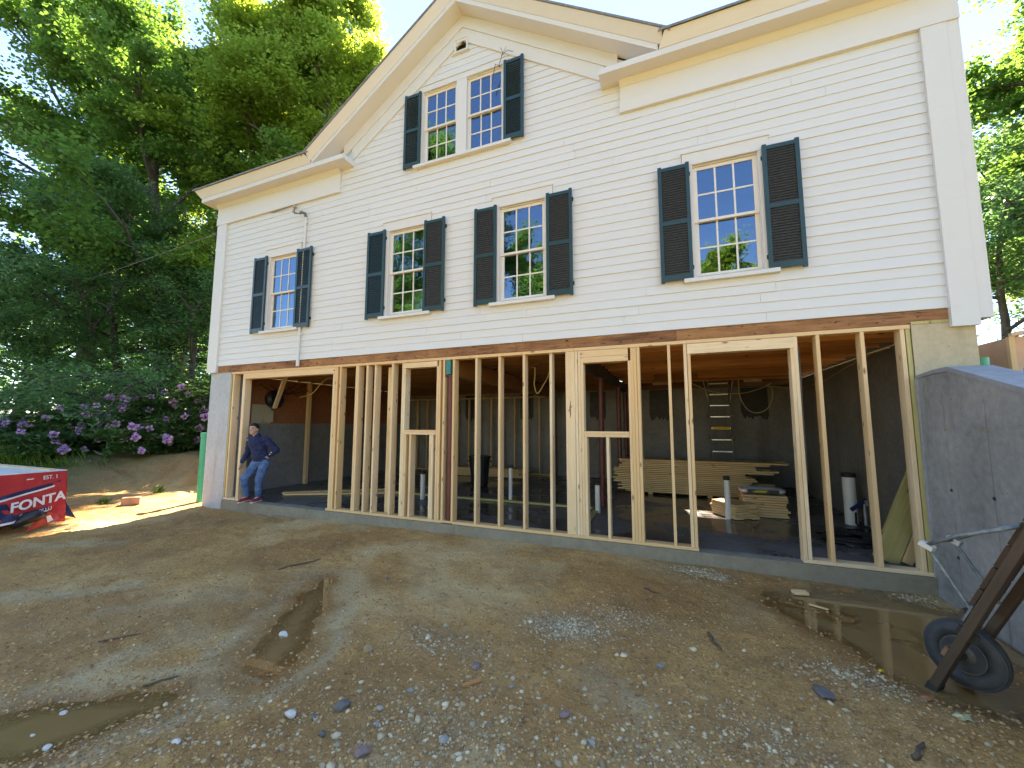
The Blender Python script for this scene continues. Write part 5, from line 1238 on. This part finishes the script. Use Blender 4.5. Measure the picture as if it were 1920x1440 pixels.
# ------------------------------------------------------------------ wheelbarrow tipped on its nose
WX = A(1810, 1226, 'z', .055); W0 = Vector(WX)
vdir = Vector((W0.x-CAM[0], W0.y-CAM[1], 0)).normalized(); AXL = Vector((-vdir.x, -vdir.y, 0)); AXL = (Matrix.Rotation(R_(-22), 3, 'Z') @ AXL)
HR = Vector((-AXL.y, AXL.x, 0)); tl = R_(65)
LA = HR*math.cos(tl)+Vector((0, 0, 1))*math.sin(tl); NA = -HR*math.sin(tl)+Vector((0, 0, 1))*math.cos(tl)
def wb(l, a, n): return W0+LA*l+AXL*a+NA*n
gz_ = GZ(W0.x, W0.y)
barrow = thing('wheelbarrow', (W0.x, W0.y, gz_), 'old wooden wheelbarrow tipped on its nose beside the retaining wall', 'wheelbarrow')
def torus(r, prof, c, axis, n=36): return MB().lathe(prof, n, c, axis)
Rw = .205
whl = obj('wheel', MB().lathe([(.028, -.06), (.028, .06)], 14, W0, AXL), 'iron_dark', barrow)
prof = [(Rw-.085+.0*math.cos(a), 0) for a in (0,)]
tp = []
for k in range(15):
    a = -math.pi*.92+2*math.pi*.92*k/14
    r_ = Rw-.052+.052*math.cos(a); z_ = .046*math.sin(a); tp.append((r_, z_))
o = obj('tyre', MB().lathe(tp, 48, W0, AXL), 'tyre', whl, smooth=True)
for zz in (-.026, -.013, 0, .013, .026):
    rr = Rw-.052+.052*math.cos(math.asin(zz/.046))
    obj('tread_rib', MB().lathe([(rr-.004, zz-.004), (rr+.0035, zz-.003), (rr+.0035, zz+.003), (rr-.004, zz+.004)], 48, W0, AXL), 'tyre', whl)
obj('rim', MB().lathe([(.028, .045), (.05, .042), (.075, .018), (.098, .022), (.112, .038), (.116, .03), (.10, .012), (.10, -.012), (.116, -.03), (.112, -.038), (.075, -.018), (.028, -.045)], 36, W0, AXL), 'rim_rust', whl, smooth=True)
obj('axle', MB().tube([W0-AXL*.20, W0+AXL*.20], .011, 10), 'iron_dark', barrow)
obj('axle_bracket', MB().bar(wb(-.02, .145, .03), wb(.05, .145, .03), .03, .05, NA).tube([wb(-.03, .12, .035), wb(.06, .12, .035)], .013, 8), 'brass_rust', barrow)
for s, nm in ((1, 'near'), (-1, 'far')):
    board('side_rail', wb(-.29, s*.15, .0), wb(1.55, s*.27, .0), .048, .085, 'grey_wood', barrow, up=AXL)
    obj('rail_shoe', MB().bar(wb(-.30, s*.15, 0), wb(-.22, s*.153, 0), .056, .092, AXL), 'iron_dark', barrow)
obj('nose_guard', MB().tube([wb(-.27, .16, -.01), wb(-.30, .10, .02), wb(-.31, 0, .03), wb(-.30, -.10, .02), wb(-.27, -.16, -.01)], .018, 8), 'iron_dark', barrow, smooth=True)
for k in range(5): board('floor_plank', wb(.44+.165*k, -.20, .056), wb(.44+.165*k, .165, .056), .155, .022, 'barrow_wood', barrow, up=NA)
for s in (-1, 1): board('tray_side', wb(.85, s*.26, -.20), wb(1.6, s*.30, -.20), .022, .27, 'barrow_wood', barrow, up=NA)
board('tray_front', wb(.85, -.25, -.20), wb(.85, .25, -.20), .022, .27, 'barrow_wood', barrow, up=NA)
for l in (.32, 1.3): board('cross_bar', wb(l, -.18, .062), wb(l, .18, .062), .05, .035, 'grey_wood', barrow, up=NA)
tips = []
for s in (1, -1):
    a0 = wb(.36, s*.17, .03); a1 = wb(.60, s*.17, .36); a2 = wb(1.0, s*.22, .05)
    obj('leg_strut', MB().tube([a0, a1], .011, 8), 'painted_iron', barrow)
    obj('leg_brace', MB().tube([a1, a1.lerp(a2, .4)+NA*.02, a2], .012, 8), 'painted_iron', barrow, smooth=True)
    obj('leg_foot', MB().bar(a1-NA*.045, a1+NA*.03, .05, .03, LA), 'stone_pale', barrow); tips.append(a1)
obj('leg_crossbar', MB().tube([tips[0], tips[0].lerp(tips[1], .5)+LA*.02, tips[1]], .013, 8), 'painted_iron', barrow, smooth=True)
for l in (-.12, .12, .34, .55, .8):
    obj('bolt', MB().lathe([(.013, 0), (.013, .006), (.006, .012)], 8, wb(l, .178+.06*(l+.29)/1.84, .0), AXL), 'iron_dark', barrow)
obj('rail_strap', MB().bar(wb(.18, .178, .0), wb(.245, .18, .0), .012, .10, NA), 'iron_dark', barrow)
obj('strut_plate', MB().bar(wb(.28, .155, .045), wb(.40, .155, .045), .06, .012, NA), 'painted_iron', barrow)

# ------------------------------------------------------------------ person
def remesh(o, vox, smooth=2):
    r = o.modifiers.new('remesh', 'REMESH'); r.mode = 'VOXEL'; r.voxel_size = vox; r.use_smooth_shade = True
    if smooth: s = o.modifiers.new('smooth', 'SMOOTH'); s.iterations = smooth; s.factor = .5
    bpy.context.view_layer.update(); dg = bpy.context.evaluated_depsgraph_get()
    m = bpy.data.meshes.new_from_object(o.evaluated_get(dg)); old = o.data; o.modifiers.clear(); o.data = m
    m.shade_smooth(); bpy.data.meshes.remove(old)
def wrinkle(o, amp, fr, st=(1, 1, 1)):
    m = o.data; N = [v.normal.copy() for v in m.vertices]
    for v, nn in zip(m.vertices, N):
        p = Vector((v.co.x*st[0], v.co.y*st[1], v.co.z*st[2]))
        d = 1-abs(mnoise.noise(p*fr))*2.4; d2 = mnoise.noise(p*fr*2.3+Vector((7, 3, 1)))
        v.co += nn*amp*(d*.7+d2*.6-.35)
pr = thing('person', (1.60, .06, 0), 'person in navy sweatshirt, blue jeans and red shoes leaning in the doorway', 'person')
PV = Vector((1.70, .13, .79)); NK = Vector((1.62, .06, 1.30)); HD = Vector((1.585, .015, 1.455))
SR, SLf = Vector((1.455, .035, 1.235)), Vector((1.80, .125, 1.245))
ER, WR = Vector((1.405, .045, .985)), Vector((1.385, -.055, .775)); EL, WL = Vector((1.965, .245, 1.02)), Vector((1.865, .16, .90))
HRr, HLl = Vector((1.615, .095, .785)), Vector((1.785, .145, .785)); KR, AR = Vector((1.49, -.06, .455)), Vector((1.445, .035, .085)); KL, AL = Vector((1.735, .075, .435)), Vector((1.695, .115, .085))
FWD = Vector((.34, -.94, 0)).normalized(); HF = Vector((.30, -.95, -.05)).normalized(); HRt = HF.cross(Vector((0, 0, 1))).normalized()
RH = Matrix((HRt, -HF, Vector((0, 0, 1)))).transposed()     # columns: right, back, up
body = MB()
body.ell(HD+Vector((0, 0, .012)), (.074, .094, .100), 20, 14, RH)                         # cranium
body.ell(HD+HF*.028-Vector((0, 0, .045)), (.058, .066, .070), 16, 12, RH)                 # face and jaw
body.ell(HD+HF*.062-Vector((0, 0, .088)), (.026, .024, .022), 12, 8, RH)                  # chin
body.cap(HD+HF*.092+Vector((0, 0, .008)), .010, HD+HF*.109-Vector((0, 0, .028)), .014)    # nose
body.cap(HD+HF*.082+HRt*.036+Vector((0, 0, .026)), .011, HD+HF*.088-HRt*.0+Vector((0, 0, .026)), .009); body.cap(HD+HF*.082-HRt*.036+Vector((0, 0, .026)), .011, HD+HF*.088+Vector((0, 0, .026)), .009)
for s in (-1, 1): body.ell(HD+HRt*s*.074-HF*.006-Vector((0, 0, .012)), (.012, .020, .031), 10, 8, RH)
body.cap(NK-Vector((0, 0, .03)), .056, HD-Vector((0, 0, .07))-HF*.02, .052)
body.cap(NK-Vector((0, 0, .12)), .085, PV+Vector((0, 0, .05)), .095); body.cap(SR, .055, SLf, .055)
for s, e, w_ in ((SR, ER, WR), (SLf, EL, WL)): body.cap(s, .050, e, .039); body.cap(e, .039, w_, .026)
for h, k, a in ((HRr, KR, AR), (HLl, KL, AL)): body.cap(h, .078, k, .053); body.cap(k, .053, a, .037)
def hand(w_, d, pn, curl):   # d: direction of the hand, pn: thumb side
    d = Vector(d).normalized(); pn = Vector(pn); pn = (pn-d*pn.dot(d)).normalized(); up_ = d.cross(pn).normalized()
    body.cap(w_, .024, w_+d*.03, .026)
    for j, (t, L) in enumerate(((.030, .066), (.010, .074), (-.010, .068), (-.029, .054))):
        k0 = w_+d*.075+pn*t; body.cap(w_+d*.025+pn*t*.7, .014, k0, .0115)
        k1 = k0+(d*math.cos(curl)+up_*math.sin(curl))*L*.5; k2 = k1+(d*math.cos(curl*2)+up_*math.sin(curl*2))*L*.5
        body.cap(k0, .0105, k1, .0095, 8); body.cap(k1, .0095, k2, .0082, 8)
    t0 = w_+d*.025+pn*.024; t1 = t0+(d*.6+pn*.8).normalized()*.034; body.cap(t0, .0125, t1, .011, 8); body.cap(t1, .011, t1+(d*.9+pn*.3+up_*.2).normalized()*.032, .009, 8)
hand(WR, (-.05, -.10, -1), FWD, .35); hand(WL, (-.75, -.15, -.6), (0, -.8, .5), .4)
bo = obj('body', body, 'skin', pr); remesh(bo, .0058, 2)
top = MB()
BK = -FWD; SIDE = Vector((FWD.y, -FWD.x, 0)) * -1
def slab_ell(c, rx, ry, rz): top.ell(c, (rx, ry, rz), 18, 12, Matrix((SIDE, FWD, Vector((0, 0, 1)))).transposed())
slab_ell(NK-Vector((0, 0, .135)), .165, .125, .160); slab_ell(NK.lerp(PV, .46), .160, .128, .20); slab_ell(NK.lerp(PV, .72)+FWD*.012, .158, .126, .15); slab_ell(NK.lerp(PV, .88), .152, .118, .085)
top.cap(SR, .066, SLf, .066); top.cap(SR, .068, ER, .062); top.cap(ER, .062, WR+Vector((0, 0, .02)), .040); top.cap(SLf, .070, EL, .064); top.cap(EL, .064, WL.lerp(EL, .12), .044)
top.cap(NK-Vector((0, 0, .035)), .074, NK+Vector((0, 0, .012))-FWD*.008, .068)
for t in (.35, .55, .75): top.ell(SLf.lerp(EL, t)+Vector((0, 0, -.02)), (.064, .07, .02), 10, 6); top.ell(EL.lerp(WL, t), (.058, .055, .018), 10, 6)
so = obj('sweatshirt', top, 'sweat_navy', pr); remesh(so, .0085, 3); wrinkle(so, .012, 9, (1, 1, 1.5))
hem = MB(); 
for k in range(24):
    a0, a1 = 2*math.pi*k/24, 2*math.pi*(k+1)/24; c = NK.lerp(PV, .955)
    hem.cap(c+SIDE*.142*math.cos(a0)+FWD*.112*math.sin(a0), .016, c+SIDE*.142*math.cos(a1)+FWD*.112*math.sin(a1), .016, 6)
ho = obj('hem_band', hem, 'sweat_navy', so); remesh(ho, .010, 1)
obj('sleeve_print', MB().ell(EL.lerp(WL, .42)+Vector((.02, -.06, .012)), (.016, .008, .012), 8, 6).ell(EL.lerp(WL, .62)+Vector((.02, -.055, .0)), (.014, .008, .011), 8, 6), 'shirt_white', so)
jn = MB(); jn.ell(PV+Vector((0, 0, -.005)), (.150, .122, .105), 18, 12, Matrix((SIDE, FWD, Vector((0, 0, 1)))).transposed())
for h, k, a in ((HRr, KR, AR), (HLl, KL, AL)):
    jn.cap(h-Vector((0, 0, .02)), .098, k, .074); jn.cap(k, .074, a+Vector((0, 0, .05)), .062); jn.ell(a+Vector((0, 0, .05)), (.066, .070, .035), 12, 8)
    for t in (.45, .62, .8): jn.ell(k.lerp(a, t), (.070, .072, .016), 12, 6, Matrix.Rotation(.3, 3, 'Y'))
jo = obj('jeans', jn, 'denim', pr); remesh(jo, .0085, 2); wrinkle(jo, .009, 11, (.7, .7, 1.8))
for a, dr in ((AR, Vector((.28, -.96, 0))), (AL, Vector((.30, -.95, 0)))):
    dr.normalize(); sm = MB(); heel = Vector((a.x, a.y, .045))-dr*.055
    toe = heel+dr*.235; drop = -.012 if a is AR else 0
    sm.cap(heel+Vector((0, 0, .012)), .040, heel+dr*.12+Vector((0, 0, .0)), .042); sm.cap(heel+dr*.10, .040, toe+Vector((0, 0, -.010+drop)), .032); sm.cap(heel+Vector((0, 0, .05)), .040, heel+dr*.05+Vector((0, 0, .035)), .044)
    sh = obj('shoe', sm, 'shoe_red', pr); remesh(sh, .008, 2)
    sl = MB(); sl.cap(heel-Vector((0, 0, .030)), .041, heel+dr*.12-Vector((0, 0, .030)), .042); sl.cap(heel+dr*.11-Vector((0, 0, .030)), .042, toe+Vector((0, 0, -.034+drop)), .034)
    for i, p in enumerate(sl.v): sl.v[i] = (p[0], p[1], min(max(p[2], .002), .020) + (drop if (Vector(p)-heel).dot(dr) > .2 else 0)*0)
    obj('sole', sl, 'sole_white', sh)
    lc = MB()
    for t in (.10, .125, .15): c = heel+dr*t+Vector((0, 0, .040-.12*(t-.1))); sd_ = Vector((dr.y, -dr.x, 0)); lc.tube([c-sd_*.022, c+Vector((0, 0, .006)), c+sd_*.022], .004, 5)
    obj('lace', lc, 'sole_white', sh)
hr = MB(); hr.ell(HD-HF*.012+Vector((0, 0, .030)), (.081, .099, .093), 20, 14, RH); hr.ell(HD+HF*.045+Vector((0, 0, .084)), (.060, .045, .028), 14, 8, RH)
hrm = MB()
for p in hr.v: hrm.v.append(p)
hrm.f = hr.f
ho = obj('hair', hrm, 'hair', pr); remesh(ho, .007, 1)
bm = bmesh.new(); bm.from_mesh(ho.data)   # trim the cap of hair to a hairline
def hl(co):
    d = Vector(co)-HD; f = d.dot(HF); z = d.z
    return z > (.058 if f > .055 else (.058-(.055-f)*1.5 if f > -.01 else -.045))
bmesh.ops.delete(bm, geom=[v for v in bm.verts if not hl(v.co)], context='VERTS'); bm.to_mesh(ho.data); bm.free()
ft_ = MB()
for s in (-1, 1): ft_.ell(HD+HF*.0885+HRt*s*.031+Vector((0, 0, .010)), (.012, .006, .0055), 10, 6, RH)
obj('eyes', ft_, 'eye_dark', bo)
br = MB()
for s in (-1, 1): br.tube([HD+HF*.086+HRt*s*.050+Vector((0, 0, .030)), HD+HF*.098+HRt*s*.032+Vector((0, 0, .036)), HD+HF*.099+HRt*s*.014+Vector((0, 0, .031))], .0045, 6)
obj('eyebrows', br, 'hair', bo)
obj('mouth', MB().tube([HD+HF*.083+HRt*.022-Vector((0, 0, .062)), HD+HF*.094-Vector((0, 0, .060)), HD+HF*.083-HRt*.022-Vector((0, 0, .062))], [.004, .0065, .004], 6), 'lip', bo)
